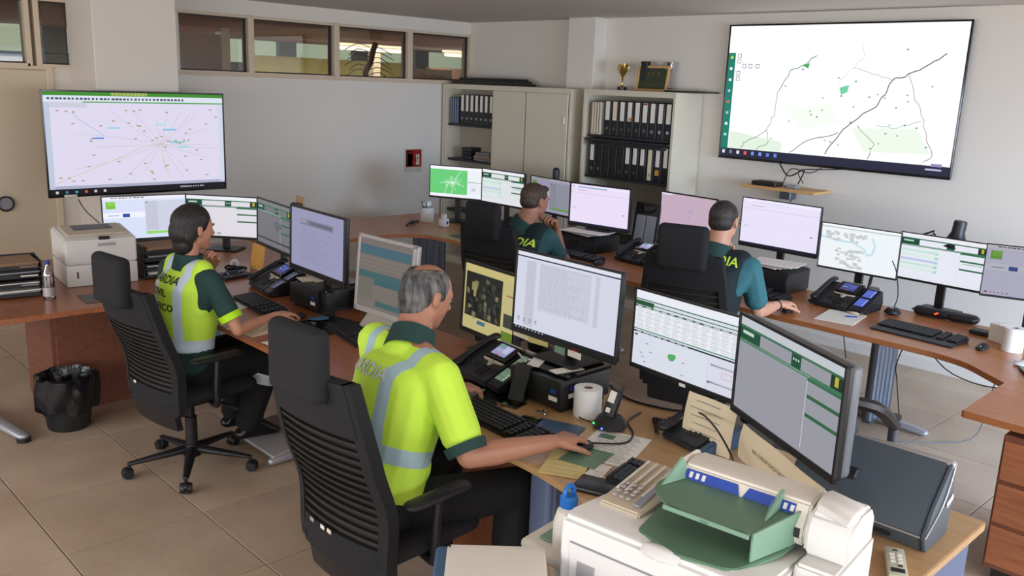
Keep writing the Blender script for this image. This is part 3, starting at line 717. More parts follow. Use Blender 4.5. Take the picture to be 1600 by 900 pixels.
def pic_greenmap(p):
    p.lay(1).rect(0, 0, 1, .08, (246, 248, 252)); p.rect(0, .10, .72, .80, (104, 206, 122)); p.rect(.72, .10, .28, .36, (238, 240, 248)); p.rect(.72, .49, .28, .36, (234, 236, 246)); p.rect(.72, .465, .28, .018, (130, 150, 140))
    r = random.Random(5)
    for k in range(30):
        a = r.random() * 2 * pi; l = .06 + .14 * r.random(); x, y = .42 + .06 * r.gauss(0, 1), .52 + .05 * r.gauss(0, 1)
        p.lay(2 + k % 3).line([(x, y), (x + l * cos(a) * .6, y + l * sin(a))], .011, (226, 246, 226))
    p.lay(5).line([(.42, .9), (.45, .6), (.52, .3), (.60, .12)], .014, (236, 250, 236)); p.line([(.2, .55), (.42, .5), (.66, .62)], .014, (236, 250, 236)); p.line([(.28, .9), (.36, .55)], .012, (236, 250, 236)); p.rect(.80, .66, .08, .10, (200, 204, 226))
def pic_pale(p, body, tint):
    p.lay(1).rect(0, .02, 1, .05, tuple(min(255, v + 10) for v in body)); p.lay(2).rect(.12, .05, .5, .03, tint); p.rect(.02, .04, .04, .03, tint)
    p.rect(.12, .14, .16, .012, (190, 160, 190)); p.rect(0, .21, 1, .012, tuple(int(v * .9) for v in body)); p.rect(.04, .60, .06, .01, (150, 130, 160)); p.rect(.90, .64, .03, .02, (90, 90, 120))
    p.lay(1).rect(0, .965, 1, .035, (30, 34, 56))
def pic_lilac(p, body):
    for k in range(9): p.lay(1).rect(0, .12 + .09 * k, .012, .03, tuple(int(v * .8) for v in body))
    p.rect(0, 0, .2, .05, (225, 215, 225)); p.rect(.2, 0, .003, 1, tuple(int(v * .93) for v in body)); p.lay(2).line([(.52, .38), (.56, .34), (.60, .38), (.56, .44), (.52, .38)], .012, (140, 150, 210)); p.rect(.53, .52, .02, .02, (100, 110, 160))
def pic_city(p):
    p.lay(1).rect(0, 0, 1, .05, (246, 250, 252)); p.rect(0, .05, 1, .03, (196, 204, 208)); r = random.Random(9)
    p.lay(2).line([(.0, .30), (.2, .36), (.42, .36), (.56, .46), (.62, .60), (.68, .56), (.70, .36), (.66, .20)], .045, (196, 226, 238))
    for (x0, y0, x1, y1, n) in ((.06, .14, .62, .32, 34), (.2, .5, .55, .9, 46)):
        for k in range(n):
            x = x0 + (x1 - x0) * r.random(); y = y0 + (y1 - y0) * r.random(); w = .03 + .04 * r.random(); h = .03 + .05 * r.random()
            if y0 > .4 and (x - .55 + (y - .5) * .0) > 0: continue
            p.lay(3 + k % 6).poly([(x, y), (x + w, y + .01), (x + w - .01, y + h), (x - .01, y + h - .01)], (196 + k % 12, 198 + k % 12, 204))
    p.lay(12).line([(.14, .9), (.4, .5), (.52, .42)], .008, (232, 240, 246)); p.line([(.3, .92), (.44, .55)], .006, (232, 240, 246)); p.line([(.35, .7), (.55, .75)], .006, (232, 240, 246))
def pic_tvmap(p):
    p.lay(1).rect(0, 0, 1, .035, (62, 140, 40)); p.rect(.35, .0, .2, .03, (200, 200, 120)); p.rect(0, .035, 1, .055, (220, 226, 240)); p.rect(.2, .09, .8, .012, (70, 160, 70)); p.rect(0, .94, 1, .06, (22, 20, 26)); p.rect(0, .10, .03, .84, (190, 200, 220)); p.rect(.97, .10, .03, .84, (206, 214, 232)); p.rect(0, .91, 1, .03, (170, 172, 196)); p.rect(.03, .10, .19, .05, (202, 204, 220))
    dashes(p, .02, .055, .75, 36, (70, 80, 100), .02)
    C = (.615, .52); r = random.Random(4)
    for k in range(17):
        a = 2 * pi * k / 17 + .15 * r.random(); l = .5 + .3 * r.random(); pts = [C]; w = r.uniform(-.25, .25)
        for q in range(1, 6):
            u = q / 5 * l; x = C[0] + cos(a + w * u) * u * .72; y = C[1] + sin(a + w * u) * u
            if not (.04 < x < .96 and .12 < y < .89): break
            pts.append((x, y))
        if len(pts) > 1: p.lay(2 + k % 2).line(pts, .004, (196, 190, 206))
    p.lay(5).line([(.04, .88), (.2, .77), (.40, .63), (.5, .55), C], .007, (214, 200, 170)); p.line([C, (.62, .62), (.64, .74), (.66, .88)], .007, (224, 200, 150)); p.line([C, (.68, .42), (.75, .30), (.80, .20)], .007, (216, 200, 186)); p.line([C, (.8, .56), (.96, .57)], .005, (200, 196, 208)); p.line([(.14, .20), (.18, .27), (.30, .42)], .006, (160, 180, 230))
    for k in range(52):
        x = .05 + .9 * r.random(); y = .14 + .74 * r.random()
        if k % 3 == 0: x = C[0] + .10 * r.gauss(0, 1); y = C[1] + .10 * r.gauss(0, 1)
        if .04 < x < .95 and .12 < y < .88: p.lay(8).rect(x, y, .016, .013, (176, 160, 120))
    for x, y, w, c in ((.24, .44, .06, (90, 140, 220)), (.32, .34, .07, (160, 210, 230)), (.59, .31, .06, (170, 222, 236)), (.63, .36, .08, (130, 190, 225)), (.67, .49, .09, (120, 205, 205)), (.71, .54, .07, (150, 215, 220))): p.lay(9).rect(x, y, w, .016, c)
    for k, c in enumerate([(200, 200, 210), (60, 120, 170), (60, 160, 190), (210, 90, 60), (200, 200, 200), (210, 200, 200)]): p.lay(3).rect(.03 + .05 * k, .96, .014, .024, c)
    dashes(p, .72, .962, .15, 10, (170, 170, 180), .014, 3)
def pic_bigmap(p):
    r = random.Random(8)
    p.lay(1).rect(0, .20, .035, .75, (30, 128, 110)); p.rect(0, .935, 1, .065, (38, 38, 62)); p.poly([(.04, .80), (.3, .86), (.3, .93), (.04, .93)], (228, 244, 226)); p.poly([(.6, .72), (.86, .70), (.92, .86), (.66, .88)], (240, 250, 236)); p.poly([(.3, .60), (.5, .56), (.55, .7), (.38, .74)], (248, 253, 246))
    def rd(pts, c, t=.006):
        q = []
        for (x0, y0), (x1, y1) in zip(pts[:-1], pts[1:]):
            for k in range(4): u = k / 4; q.append((x0 + (x1 - x0) * u + r.uniform(-.005, .005), y0 + (y1 - y0) * u + r.uniform(-.008, .008)))
        q.append(pts[-1]); p.line(q, t, c)
    p.lay(2); gn = (96, 150, 110); bk = (84, 88, 92); gy = (176, 186, 182)
    rd([(.42, .21), (.37, .28), (.31, .33), (.26, .48)], gn); rd([(.26, .48), (.25, .66), (.22, .78), (.24, .86)], gy); rd([(.24, .86), (.18, .93)], gn, .005)
    rd([(.93, .2), (.88, .27), (.80, .34), (.74, .38)], bk, .007); rd([(.74, .38), (.72, .48), (.69, .56), (.60, .68), (.55, .76), (.50, .92)], bk, .007); rd([(.74, .38), (.66, .34), (.58, .30)], gy, .004)
    rd([(.80, .34), (.84, .50), (.88, .64), (.90, .78)], (190, 170, 180), .005); rd([(.55, .76), (.42, .82), (.34, .93)], bk, .005); rd([(.62, .70), (.70, .82), (.68, .93)], bk, .005); rd([(.88, .64), (.78, .70), (.70, .69)], (150, 200, 170), .004); rd([(.90, .78), (.93, .86), (.9, .92)], (150, 140, 160), .005); rd([(.22, .78), (.12, .88), (.1, .93)], bk, .004); rd([(.60, .12), (.62, .22), (.58, .30), (.52, .42)], (200, 204, 206), .003)
    for k in range(34): p.lay(6).rect(.2 + .7 * r.random(), .16 + .7 * r.random(), .008, .010, r.choice([(120, 200, 130), (120, 130, 190), (160, 200, 160), (150, 150, 160)]))
    p.lay(7).poly([(.53, .44), (.57, .42), (.565, .47), (.54, .49)], (120, 210, 170)); p.poly([(.36, .29), (.39, .27), (.385, .31)], (70, 170, 90))
    for k in range(8): p.lay(8).rect(.011, .225 + .085 * k, .013, .020, [(220, 220, 60), (240, 250, 250), (240, 250, 250), (170, 200, 230), (230, 110, 90), (170, 200, 230), (240, 250, 250), (170, 230, 220)][k])
    for x, y in ((.048, .21), (.048, .25), (.048, .34), (.048, .38), (.075, .285), (.105, .285), (.14, .285)): p.lay(8).line([(x, y), (x + .016, y), (x + .016, y + .028), (x, y + .028), (x, y)], .004, (90, 96, 140))
    for k in range(8): p.lay(8).rect(.01 + .037 * k, .95, .014, .026, [(220, 225, 240), (120, 130, 150), (220, 225, 240), (230, 100, 80), (120, 150, 230), (130, 160, 240), (90, 130, 230), (110, 140, 230)][k])
    p.rect(.91, .955, .06, .012, (190, 190, 225)); p.rect(.93, .92, .04, .02, (150, 140, 190))

# ================================================================== MONITORS
def face_angle(yaw): a = radians(yaw); return atan2(cos(a), -sin(a))
def monitor(label, pos, yaw, tilt, w, h, pic, bg, bez=0.008, chin=0.018, casing='black_plastic', depth=0.035, base=0.73, stand='pillar', group=None, cat='monitor', name='monitor', thick=0.0, so=0.0):
    x, y, z = pos; t = thing(name, label, cat, (x, y, base), face_angle(yaw), group)
    Mx = T(0, 0, z - base) @ R('X', -tilt)
    b = B(Mx)
    b.box((0, 0.004, -h / 2 + chin / 2), (w, 0.016, chin), bev=0.003); b.box((0, 0.004, h / 2 - bez / 2), (w, 0.016, bez), bev=0.002)
    for s in (-1, 1): b.box((s * (w / 2 - bez / 2), 0.004, 0), (bez, 0.016, h - 0.002), bev=0.002)
    b.build('bezel', casing, t)
    bk = B(Mx); bk.box((0, 0.012 + depth * .3, 0), (w - 0.012, depth * .6, h - 0.012), bev=0.006, seg=2); bk.hull([((sx * w * .3, depth * .8 + .006, sz * h * .26), 0.012) for sx in (-1, 1) for sz in (-1, 1)]); bk.build('back_cover', casing, t)
    sw, sh = w - 2 * bez, h - bez - chin; p = Pic(sw, sh, bg); pic(p) if pic else None
    p.obj(t, 'screen', 'screen_glow', Mx @ T(0, 0.003, (chin - bez) / 2))
    zb = z - base
    if stand == 'pillar':
        s_ = B(); s_.box((0, depth + 0.03 + so, zb / 2), (0.055, 0.022, max(zb, .02)), bev=0.004); s_.box((0, (depth + .055 + so) / 2, zb - .01), (.05, max(.01, depth + .005 + so), .03)); s_.build('stand', casing, t)
        B().hull([((sx * .10, sy + depth + so, 0.007), (0.02, 0.02, 0.006)) for sx in (-1, 1) for sy in (-.07, .10)]).build('base_plate', casing, t)
    return t
def pcw(f, *a): return lambda p: f(p, *a)
tv = monitor('large wall television with a pale lilac road map, left of the room', (2.765, 7.10, 1.436), -90.3, 0, 1.405, 0.795, pic_tvmap, (222, 216, 238), 0.012, 0.016, 'gloss_black', 0.05, 1.0, None, None, 'television', 'television')
B().box((0, 0.08, 0.43), (0.4, 0.06, 0.3)).build('wall_mount', 'black_plastic', tv)
B().box((-0.55, -0.01, 0.05), (0.09, 0.004, 0.018)).build('sticker', 'paper', tv)
tv2 = monitor('very large wall television with a white road map on the right wall', (6.70, 3.372, 2.005), -180, 0, 1.955, 1.115, pic_bigmap, (255, 255, 255), 0.013, 0.02, 'gloss_black', 0.05, 1.2, None, None, 'television', 'television')
GW = 'monitors at the woman\'s desk'
monitor('leftmost front row monitor with green and blue squares, under the left television', (2.363, 6.054, 1.012), -99, 4.2, .555, .312, pcw(pic_split, (214, 222, 246), 1.0), (216, 224, 248), group=GW)
m_ = monitor('front row monitor with white form and dark green header beside the woman\'s face', (2.907, 6.038, 0.978), -139.7, 4, .555, .312, pcw(pic_form, (222, 218, 226)), (222, 218, 226), group=GW)
B().box((-0.02, -0.012, 0.13), (0.03, 0.002, 0.01)).build('sticker', 'paper', m_)
monitor('steeply angled grey monitor between the white form and the lilac document', (2.749, 5.004, 1.068), -187.1, 1.2, .55, .31, lambda p: (pic_form(p, (112, 112, 118), (120, 122, 124)), p.lay(4).rect(0, .85, 1, .04, (60, 64, 70)), p.poly([(.5, .45), (.62, .38), (.75, .5), (.6, .66)], (96, 98, 100))), (112, 112, 118), chin=0.022, group=GW)
m_ = monitor('monitor with a lilac grey text document and a webcam, right of the woman', (2.50, 4.09, 1.12), -183.5, 1.5, .61, .365, pcw(pic_doc, (150, 150, 182), (128, 128, 158)), (148, 148, 180), bez=.012, chin=.03, base=.879, group=GW)
B().box((-0.2, -0.012, 0.431), (0.085, 0.02, 0.018), bev=.004).build('webcam', 'black_plastic', m_); B().box((-0.2, 0.01, 0.451), (0.09, 0.006, 0.05), bev=.002).build('paper_tab', 'cardboard', m_)
monitor('silver framed square monitor with grey and teal bands, behind the man\'s head', (2.45, 3.40, 1.065), -178, 5, .44, .385, pic_bands, (112, 104, 98), bez=.018, chin=.03, casing='silver_plastic', depth=.05)
monitor('square monitor with pale yellow frame showing camera pictures', (2.76, 2.99, .98), -186.1, 2.7, .43, .355, pic_video, (190, 178, 122), bez=.012, chin=.022, depth=.05)
GM = 'monitors at the man\'s desk'
m_ = monitor('big monitor with pale text window right in front of the man in yellow', (2.61, 2.37, 1.13), -181.6, 2.2, .605, .37, pcw(pic_lines, (208, 210, 226)), (210, 212, 228), bez=.009, chin=.022, base=.879, group=GM)
for k, (dx, w_, c_, dz) in enumerate(((-.235, .10, 'cream_paper', .0), (-.13, .12, 'yellow_paper', -.004), (0.0, .06, 'tray_green_light', -.012), (.085, .075, 'paper', -.008))):
    B(T(dx, -0.009, .066 + dz) @ R('Y', [3, -2, 4, 2][k])).box((0, 0, 0), (w_, 0.0015, 0.035), bev=0.0005).build('sticky_note', c_, m_)
B().box((.085, -.0105, .073), (.03, .001, .008)).build('red_print', 'red_ink', m_)
m_ = monitor('monitor with green ruled table above a white map, centre of the near desk', (2.68, 1.80, 1.08), -186.5, 0.5, .575, .325, pcw(pic_table, (216, 220, 232)), (216, 220, 232), bez=.007, chin=.018, so=.10, group=GM)
B().box((.0, -.010, .192), (.03, .002, .012)).build('sticker', 'paper', m_)
m_ = monitor('nearest big monitor with grey form and dark green header, at the near desk corner', (2.47, 1.29, 1.09), -209.3, 0.0, .61, .36, pcw(pic_form, (150, 150, 160), (190, 196, 202)), (150, 150, 160), bez=.010, chin=.024, depth=.03, stand=None, group=GM)
B().box((0, .045, .36), (.585, .045, .345), bev=.018, seg=3).build('grey_shell', 'shell_grey', m_)
B().box((0, .13, .33), (.12, .05, .12), bev=.005).build('arm_bracket', 'black_plastic', m_)
B().tube([(0, .14, .33), (.08, .28, .32), (.04, .40, .235)], .022).build('monitor_arm', 'black_plastic', m_)
B().box((.05, .22, .24), (.08, .03, .10), bev=.006).build('joint_plate', 'dark_grey_plastic', m_)
B().cyl((.04, .40, 0.0), (.04, .40, .255), .016, n=14).build('arm_post', 'steel', m_)
B().cyl((.04, .40, 0.255), (.04, .40, .27), .019, n=14).build('post_cap', 'black_plastic', m_)
GR = 'monitors along the wall desk'
def pos(k, x, y, z): return (x * k, y * k, 2 - (2 - z) * k)
monitor('leftmost wall desk monitor with a bright green city map', pos(1.08, 4.882, 5.746, 1.164), -155.1, .5, .54, .304, pic_greenmap, (240, 242, 250), group=GR)
monitor('second wall desk monitor from the left, white form with green rows', pos(1.1, 4.811, 5.09, 1.192), -180.3, 0, .55, .31, pcw(pic_form2, (222, 226, 228)), (222, 226, 228), group=GR)
monitor('dim lilac monitor right behind the seated officer\'s forehead', pos(1.09, 4.96, 4.71, 1.165), -187.6, 0, .545, .307, pcw(pic_split, (150, 148, 180), .68), (150, 146, 176), group=GR)
monitor('bright pinkish white monitor facing the officer with hand on chin', pos(1.11, 4.83, 4.094, 1.166), -174, 0, .59, .353, pcw(pic_pale, (232, 220, 246), (130, 170, 190)), (234, 222, 248), bez=.014, chin=.022, base=.884, so=.03, group=GR)
monitor('dim pink monitor behind the second officer\'s chair', pos(1.04, 5.251, 3.627, 1.126), -186.1, 0, .55, .33, pcw(pic_lilac, (196, 172, 190)), (196, 172, 190), bez=.01, chin=.02, group=GR)
monitor('large pale lilac monitor just right of the second officer\'s head', pos(1.13, 4.894, 2.705, 1.214), -182.3, 0, .62, .35, pcw(pic_pale, (232, 226, 250), (224, 220, 244)), (232, 226, 250), bez=.007, chin=.022, group=GR)
monitor('monitor with a white street map of grey blocks, above the wall desk phone', (5.47, 2.45, 1.05), -180, 0, .53, .302, pic_city, (238, 244, 248), bez=.006, chin=.012, group=GR)
monitor('white form monitor with green header under the black desk lamp', (5.55, 1.965, 1.05), -182.5, 0, .53, .30, pcw(pic_form2, (230, 232, 244)), (230, 232, 244), bez=.006, chin=.014, group=GR)
monitor('rightmost monitor, cut by the right edge, grey with green square', (5.40, 1.40, 1.085), -162.5, 2, .53, .30, pcw(pic_split, (160, 158, 176), .72), (166, 164, 184), bez=.006, chin=.012, group=GR)

# ================================================================== DESK PHONES, KEYBOARDS, MICE
def desk_phone(label, loc, rz, scr, keyscr, side=1):
    t = thing('desk_phone', label, 'phone', loc, rz, 'office desk phones')
    A = R('X', 30); Mx = T(0, 0, 0.02)
    b = B(); b.profx([(-.12, 0.005), (.10, 0.005), (.12, .05), (.105, .125), (.085, .13), (-.125, .03)], -.14, .12, bev=.004); b.build('body', 'charcoal', t)
    S = T(0, -.02, .081) @ R('X', 26)   # sloping face
    q = B(S); q.box((.03, .065, .006), (.155, .10, .016), bev=.004); d_ = q.build('display_hood', 'gloss_black', t)
    pp = Pic(.10, .07, (150, 150, 190) if scr == 'phone_glow_grey' else (60, 70, 130)); pp.lay(1).rect(.02, .02, .45, .3, (110, 150, 140) if scr == 'phone_glow_grey' else (70, 90, 170)); pp.rect(.05, .5, .4, .06, (190, 190, 220)); pp.rect(.3, .92, .3, .06, (190, 80, 70)); pp.lay(1).rect(.52, .1, .4, .6, (186, 184, 216) if scr == 'phone_glow_grey' else (80, 90, 160))
    pp.obj(d_, 'display', 'screen_glow', S @ T(.03, .067, .0155) @ R('X', -90))
    q = B(S); q.box((.03, .118, .008), (.16, .008, .016), bev=.003); q.build('silver_strip', 'silver_plastic', t)
    q = B(S); q.prism([(-.045, .008), (.105, .008), (.09, -.004), (.05, -.006), (.035, -.03), (.025, -.03), (.01, -.006), (-.03, -.004)], .001, .006); q.build('button_wing', 'beige_plastic', t)
    q = B(S); q.cyl((.03, -.008, .0), (.03, -.008, .010), .013, n=20); q.build('navigation_button', 'silver_plastic', t)
    q = B(S)
    for i in range(3):
        for j in range(4): q.box((.008 + .022 * i, -.04 - .016 * j, .004), (.014, .010, .006), bev=.002)
    for i in range(2):
        for j in range(2): q.box((-.04 + .016 * i, -.035 - .02 * j, .004), (.009, .009, .006), bev=.002); q.box((.082 + .016 * i, -.035 - .02 * j, .004), (.009, .009, .006), bev=.002)
    q.build('keys', 'black_plastic', t, kind='stuff')
    h = B(); h.hull([((-.115, .10, .145), (.024, .026, .014)), ((-.115, .05, .135), (.017, .02, .012))]); h.hull([((-.115, .05, .135), (.017, .02, .012)), ((-.115, -.06, .082), (.017, .02, .012))]); h.hull([((-.115, -.06, .082), (.017, .02, .012)), ((-.115, -.115, .055), (.024, .026, .014))]); h.build('handset', 'black_plastic', t)
    k = B(); k.profx([(-.12, 0.005), (.10, 0.005), (.12, .05), (.105, .125), (.085, .13), (-.125, .03)], .128, .215, bev=.004); km = k.build('key_module', 'black_plastic', t)
    for yy in (.055, -.04):
        pk = Pic(.06, .075, keyscr); 
        for i in range(5): pk.lay(2).rect(.82, .06 + .19 * i, .12, .05, (235, 235, 240)); pk.lay(1).rect(.05, .05 + .19 * i, .7, .13, tuple(int(v * (.85 + .06 * (i % 3))) for v in keyscr))
        pk.obj(km, 'label_display', 'screen_glow', S @ T(.172, yy, .006) @ R('X', -90))
    q = B(S); q.box((.17, .118, .01), (.075, .01, .02), bev=.003); q.build('silver_strip', 'silver_plastic', km)
    B().tube([(-.125, -.11, .04), (-.16, -.10, .012), (-.17, 0.0, .008), (-.15, .08, .012), (-.12, .10, .03)], .004, n=6).build('cord', 'cable', t)
    return t
def keyboard(label, loc, rz, w=.44, d=.14, rest=0.0, slim=False):
    t = thing('keyboard', label, 'keyboard', loc, rz, 'computer keyboards')
    b = B(); b.profx([(-d / 2, 0), (d / 2, 0), (d / 2, .026), (-d / 2, .014)], -w / 2, w / 2, bev=.003); b.build('case', 'black_plastic', t)
    q = B(T(0, 0, 0.0205) @ R('X', math.degrees(atan2(.012, d)))); nk = 15; rows = 6
    for j in range(rows):
        for i in range(int(w / .0195)):
            x = -w / 2 + .014 + i * .0195; xm = x / w
            if x > w / 2 - .012 or abs(xm - .20) < .018 or abs(xm - .345) < .016: continue
            q.box((x, -d / 2 + .016 + j * (d - .03) / (rows - 1), .005), (.0160, .0160 if j < 5 else .012, .008), bev=0)
    q.build('keys', 'charcoal', t, kind='stuff')
    if rest: B().profx([(-d / 2 - rest, 0), (-d / 2 - .002, 0), (-d / 2 - .002, .014), (-d / 2 - rest, .008)], -w / 2, w / 2, bev=.003).build('wrist_rest', 'charcoal', t)
    return t
def mouse(label, loc, rz):
    t = thing('computer_mouse', label, 'mouse', loc, rz, 'computer mice')
    b = B(); b.hull([((0, 0.02, 0.012), (.028, .034, .012)), ((0, -.03, 0.010), (.026, .022, .010)), ((0, .015, .022), (.02, .03, .012))], sub=3); b.build('shell', 'black_plastic', t)
    B().hull([((0, -.028, .021), (.003, .010, .006))]).build('scroll_wheel', 'grey_plastic', t)
    return t
Z = 0.731
FR = -pi / 2      # viewer sits on the -x side looking to +x
desk_phone('desk phone in front of the man, lit greyish display', (2.55, 2.72, Z), FR - .12, 'phone_glow_grey', (108, 132, 112))
desk_phone('desk phone with bluish key displays beside the clipboard paper on the wall desk', (5.20, 2.40, Z), FR - .1, 'phone_glow_blue', (92, 112, 214))
desk_phone('desk phone between the two rear officers, half hidden by a chair', (5.25, 4.02, Z), FR - .1, 'phone_glow_grey', (84, 104, 190))
desk_phone('dark desk phone on the woman\'s desk behind the keyboard', (2.62, 4.75, Z), FR - .15, 'phone_glow_blue', (70, 74, 96))
keyboard('black keyboard under the man\'s forearm', (2.19, 2.28, Z), FR - .06, rest=0.0)
keyboard('black keyboard in front of the woman', (2.33, 4.42, Z), FR - .08)
keyboard('dark keyboard near the silver framed monitor', (2.42, 3.62, Z), FR - .2, w=.40)
keyboard('keyboard with wrist rest and two pale keys marks on the right wall desk', (4.95, 1.80, Z), FR - .07, w=.46, rest=.07)
for px, py in ((-.10 + .20, .0), (.15, .02)): pass
keyboard('keyboard under the second officer\'s right hand', (5.02, 2.88, Z), FR)
keyboard('keyboard in front of the first officer at the wall desk', (4.98, 4.40, Z), FR)
mouse('black mouse beside the keyboard with wrist rest at the right', (4.92, 1.47, Z), FR)
mouse('black mouse under the man\'s right hand', (2.255, 1.925, Z), FR - .1)
mouse('black mouse on the wall desk near the first officer\'s elbow', (4.9, 4.12, Z), FR)
mouse('black mouse under the woman\'s right hand', (2.36, 4.06, Z), FR)
mouse('black mouse under the second officer\'s hand', (4.78, 2.52, Z), FR)

# ================================================================== COMPUTERS, PRINTERS
def mini_pc(label, loc, rz, paper=True, sticker=True):
    t = thing('mini_computer', label, 'computer', loc, rz)
    b = B(); b.box((0, 0, .075), (.29, .30, .115), bev=.006, seg=2); b.build('case', 'black_plastic', t)
    for s in (-1, 1): B().box((s * .12, 0, .009), (.03, .26, .018)).build('foot', 'black_plastic', t)
    B().box((0.02, 0.02, .14), (.26, .27, .014), bev=.004).build('top_plate', 'gloss_black', t)
    if sticker:
        B().box((.105, -.151, .085), (.03, .002, .018)).build('blue_sticker', 'blue_ink', t); B().box((.105, -.151, .055), (.045, .002, .018)).build('asset_tag', 'paper', t)
    return t
def rot2(x, y, a): return (x * cos(a) - y * sin(a), x * sin(a) + y * cos(a))
t = mini_pc('black small computer under the man\'s big monitor with white cards on it', (2.60, 2.36, Z), FR, True)
B().box((.1464, -.08, .095), (.002, .03, .018)).build('blue_sticker', 'blue_ink', t); B().box((.1464, -.08, .065), (.002, .045, .018)).build('asset_tag', 'paper', t)
for (x, y, a, lab) in ((2.53, 2.43, .5, 'white card on the left of the small computer top'), (2.55, 2.28, -.2, 'white card on the right front of the small computer top')):
    tag(B(R('Z', math.degrees(a))).box((0, 0, .001), (.14, .055, .0012)).build('card', 'paper', None, loc=(x, y, .879)), lab, 'card', 'white cards on the computer')
t = mini_pc('black small computer stacked with papers under the lilac document monitor', (2.64, 4.22, Z), FR)
B().box((.1464, -.08, .095), (.002, .03, .018)).build('blue_sticker', 'blue_ink', t); B().box((.1464, -.08, .065), (.002, .045, .018)).build('asset_tag', 'paper', t)
t = thing('paper_bundle', 'loose bundle of papers on top of the woman\'s small computer', 'papers', (2.60, 4.22, .879))
for i in range(5): B(R('Z', i * 7 - 14)).box((0.01 * i, 0.01 * (i % 2), .003 + .004 * i), (.20, .24 - .03 * i, .003)).build('sheet', ['paper', 'cream_paper'][i % 2], t)
# laser printer at left
t = thing('laser_printer', 'white laser printer with grey top on the left printer desk', 'printer', (1.86, 5.60, Z), radians(-6))
b = B(); b.box((0, 0, .065), (.40, .38, .13), bev=.008, seg=2); b.build('paper_drawer', 'white_plastic', t)
b = B(); b.profx([(-.19, .132), (.19, .132), (.19, .30), (.15, .315), (-.16, .285), (-.19, .27)], -.20, .20, bev=.008); bd = b.build('body', 'white_plastic', t)
B().box((0, .0, .306), (.34, .26, .014), bev=.004, rot=R('X', 4)).build('top_panel', 'beige_plastic', bd)
B().box((0, .04, .314), (.22, .12, .008), bev=.002, rot=R('X', 4)).build('output_slot', 'black_plastic', bd)
B().box((.02, -.178, .282), (.06, .02, .010), rot=R('X', 40)).build('control_display', 'charcoal', bd)
B().box((.03, -.191, .245), (.10, .003, .018)).build('badge', 'silver_plastic', bd); B().box((-.14, -.191, .07), (.008, .004, .04)).build('level_slot', 'charcoal', t); B().box((.05, -.191, .105), (.09, .003, .008)).build('drawer_lip', 'grey_plastic', t)
# ink printer on the wall desk
t = thing('inkjet_printer', 'black flat printer topped with papers beside the second officer', 'printer', (5.32, 2.98, Z), FR)
b = B(); b.profx([(-.16, .0), (.16, 0), (.16, .15), (-.13, .14), (-.16, .10)], -.22, .22, bev=.008); b.build('body', 'black_plastic', t)
B().box((0, -.17, .03), (.28, .10, .012), bev=.004).build('output_tray', 'charcoal', t); B().box((.02, -.165, .085), (.09, .012, .03), bev=.003).build('control_panel', 'gloss_black', t); B().box((-.08, -.172, .06), (.08, .004, .012)).build('blue_light', 'phone_glow_blue', t)
t = thing('paper_pile', 'fanned pile of white papers lying on the flat black printer', 'papers', (5.32, 2.96, .882), FR)
for i in range(5): B(R('Z', i * 6 - 12)).box((.02 * (i - 2), .0, .003 + .005 * i), (.32, .22, .004)).build('sheet', ['paper', 'cream_paper', 'grey_plastic'][i % 3] if i != 4 else 'paper', t)
t = thing('inkjet_printer', 'black flat printer holding a newspaper below the pinkish white monitor', 'printer', (5.32, 4.62, Z), FR)
b = B(); b.profx([(-.16, .0), (.16, 0), (.16, .13), (-.13, .12), (-.16, .08)], -.22, .22, bev=.008); b.build('body', 'black_plastic', t)
B().box((0, -.17, .03), (.28, .10, .012), bev=.004).build('output_tray', 'charcoal', t); B().box((.0, -.165, .07), (.09, .012, .025), bev=.003).build('control_panel', 'gloss_black', t)
t = thing('newspaper', 'spread newspaper pages on the printer below the pinkish white monitor', 'newspaper', (5.30, 4.62, .862), FR)
for i in range(3): B(R('Z', i * 9 - 9)).box((.02 * (i - 1), .0, .003 + .006 * i), (.38, .24, .004)).build('page', ['paper', 'grey_plastic', 'paper'][i], t)
# grey wedge shaped scanner on the near desk corner
t = thing('document_scanner', 'dark grey wedge shaped scanner at the near end of the tan desk', 'scanner', (2.575, .985, Z), radians(2))
PR = [(-.095, 0), (.075, 0), (.090, .10), (.070, .222), (.052, .238), (.034, .232), (-.075, .13), (-.125, .055)]     # (x,z) profile, extruded along y
def profy(prof, y0, y1, bev=.004):
    b = B(R('Z', 90)); b.profx([(-px, pz) for px, pz in prof], y0, y1, bev=bev); return b
profy(PR, -.165, .25).build('body', 'scanner_grey', t)
profy([(p[0] * 1.01, p[1]) for p in PR], -.178, -.168, .002).build('side_cover', 'scanner_grey', t)
B().tube([(-.124, -.181, .055), (-.02, -.181, .11), (.03, -.181, .17), (.060, -.180, .228)], .0028, n=6).build('silver_trim', 'silver_plastic', t)
B().tube([(-.126, -.167, .055), (-.126, .24, .055)], .0028, n=6).build('silver_trim', 'silver_plastic', t)
B().hull([((.055, -.17, .228), (.018, .014, .014)), ((.050, .24, .230), (.010, .01, .008))]).build('top_ridge', 'silver_plastic', t)
B().box((-.112, .0, .028), (.006, .16, .016)).build('paper_slot', 'black_plastic', t)
B().box((.055, -.1810, .115), (.05, .002, .018), rot=R('Y', -20)).build('label_plate', 'paper', t)
B(T(-.055, .10, .148) @ R('Y', -42)).box((0, 0, 0.004), (.04, .09, .012), bev=.006).build('grip_recess', 'black_plastic', t)
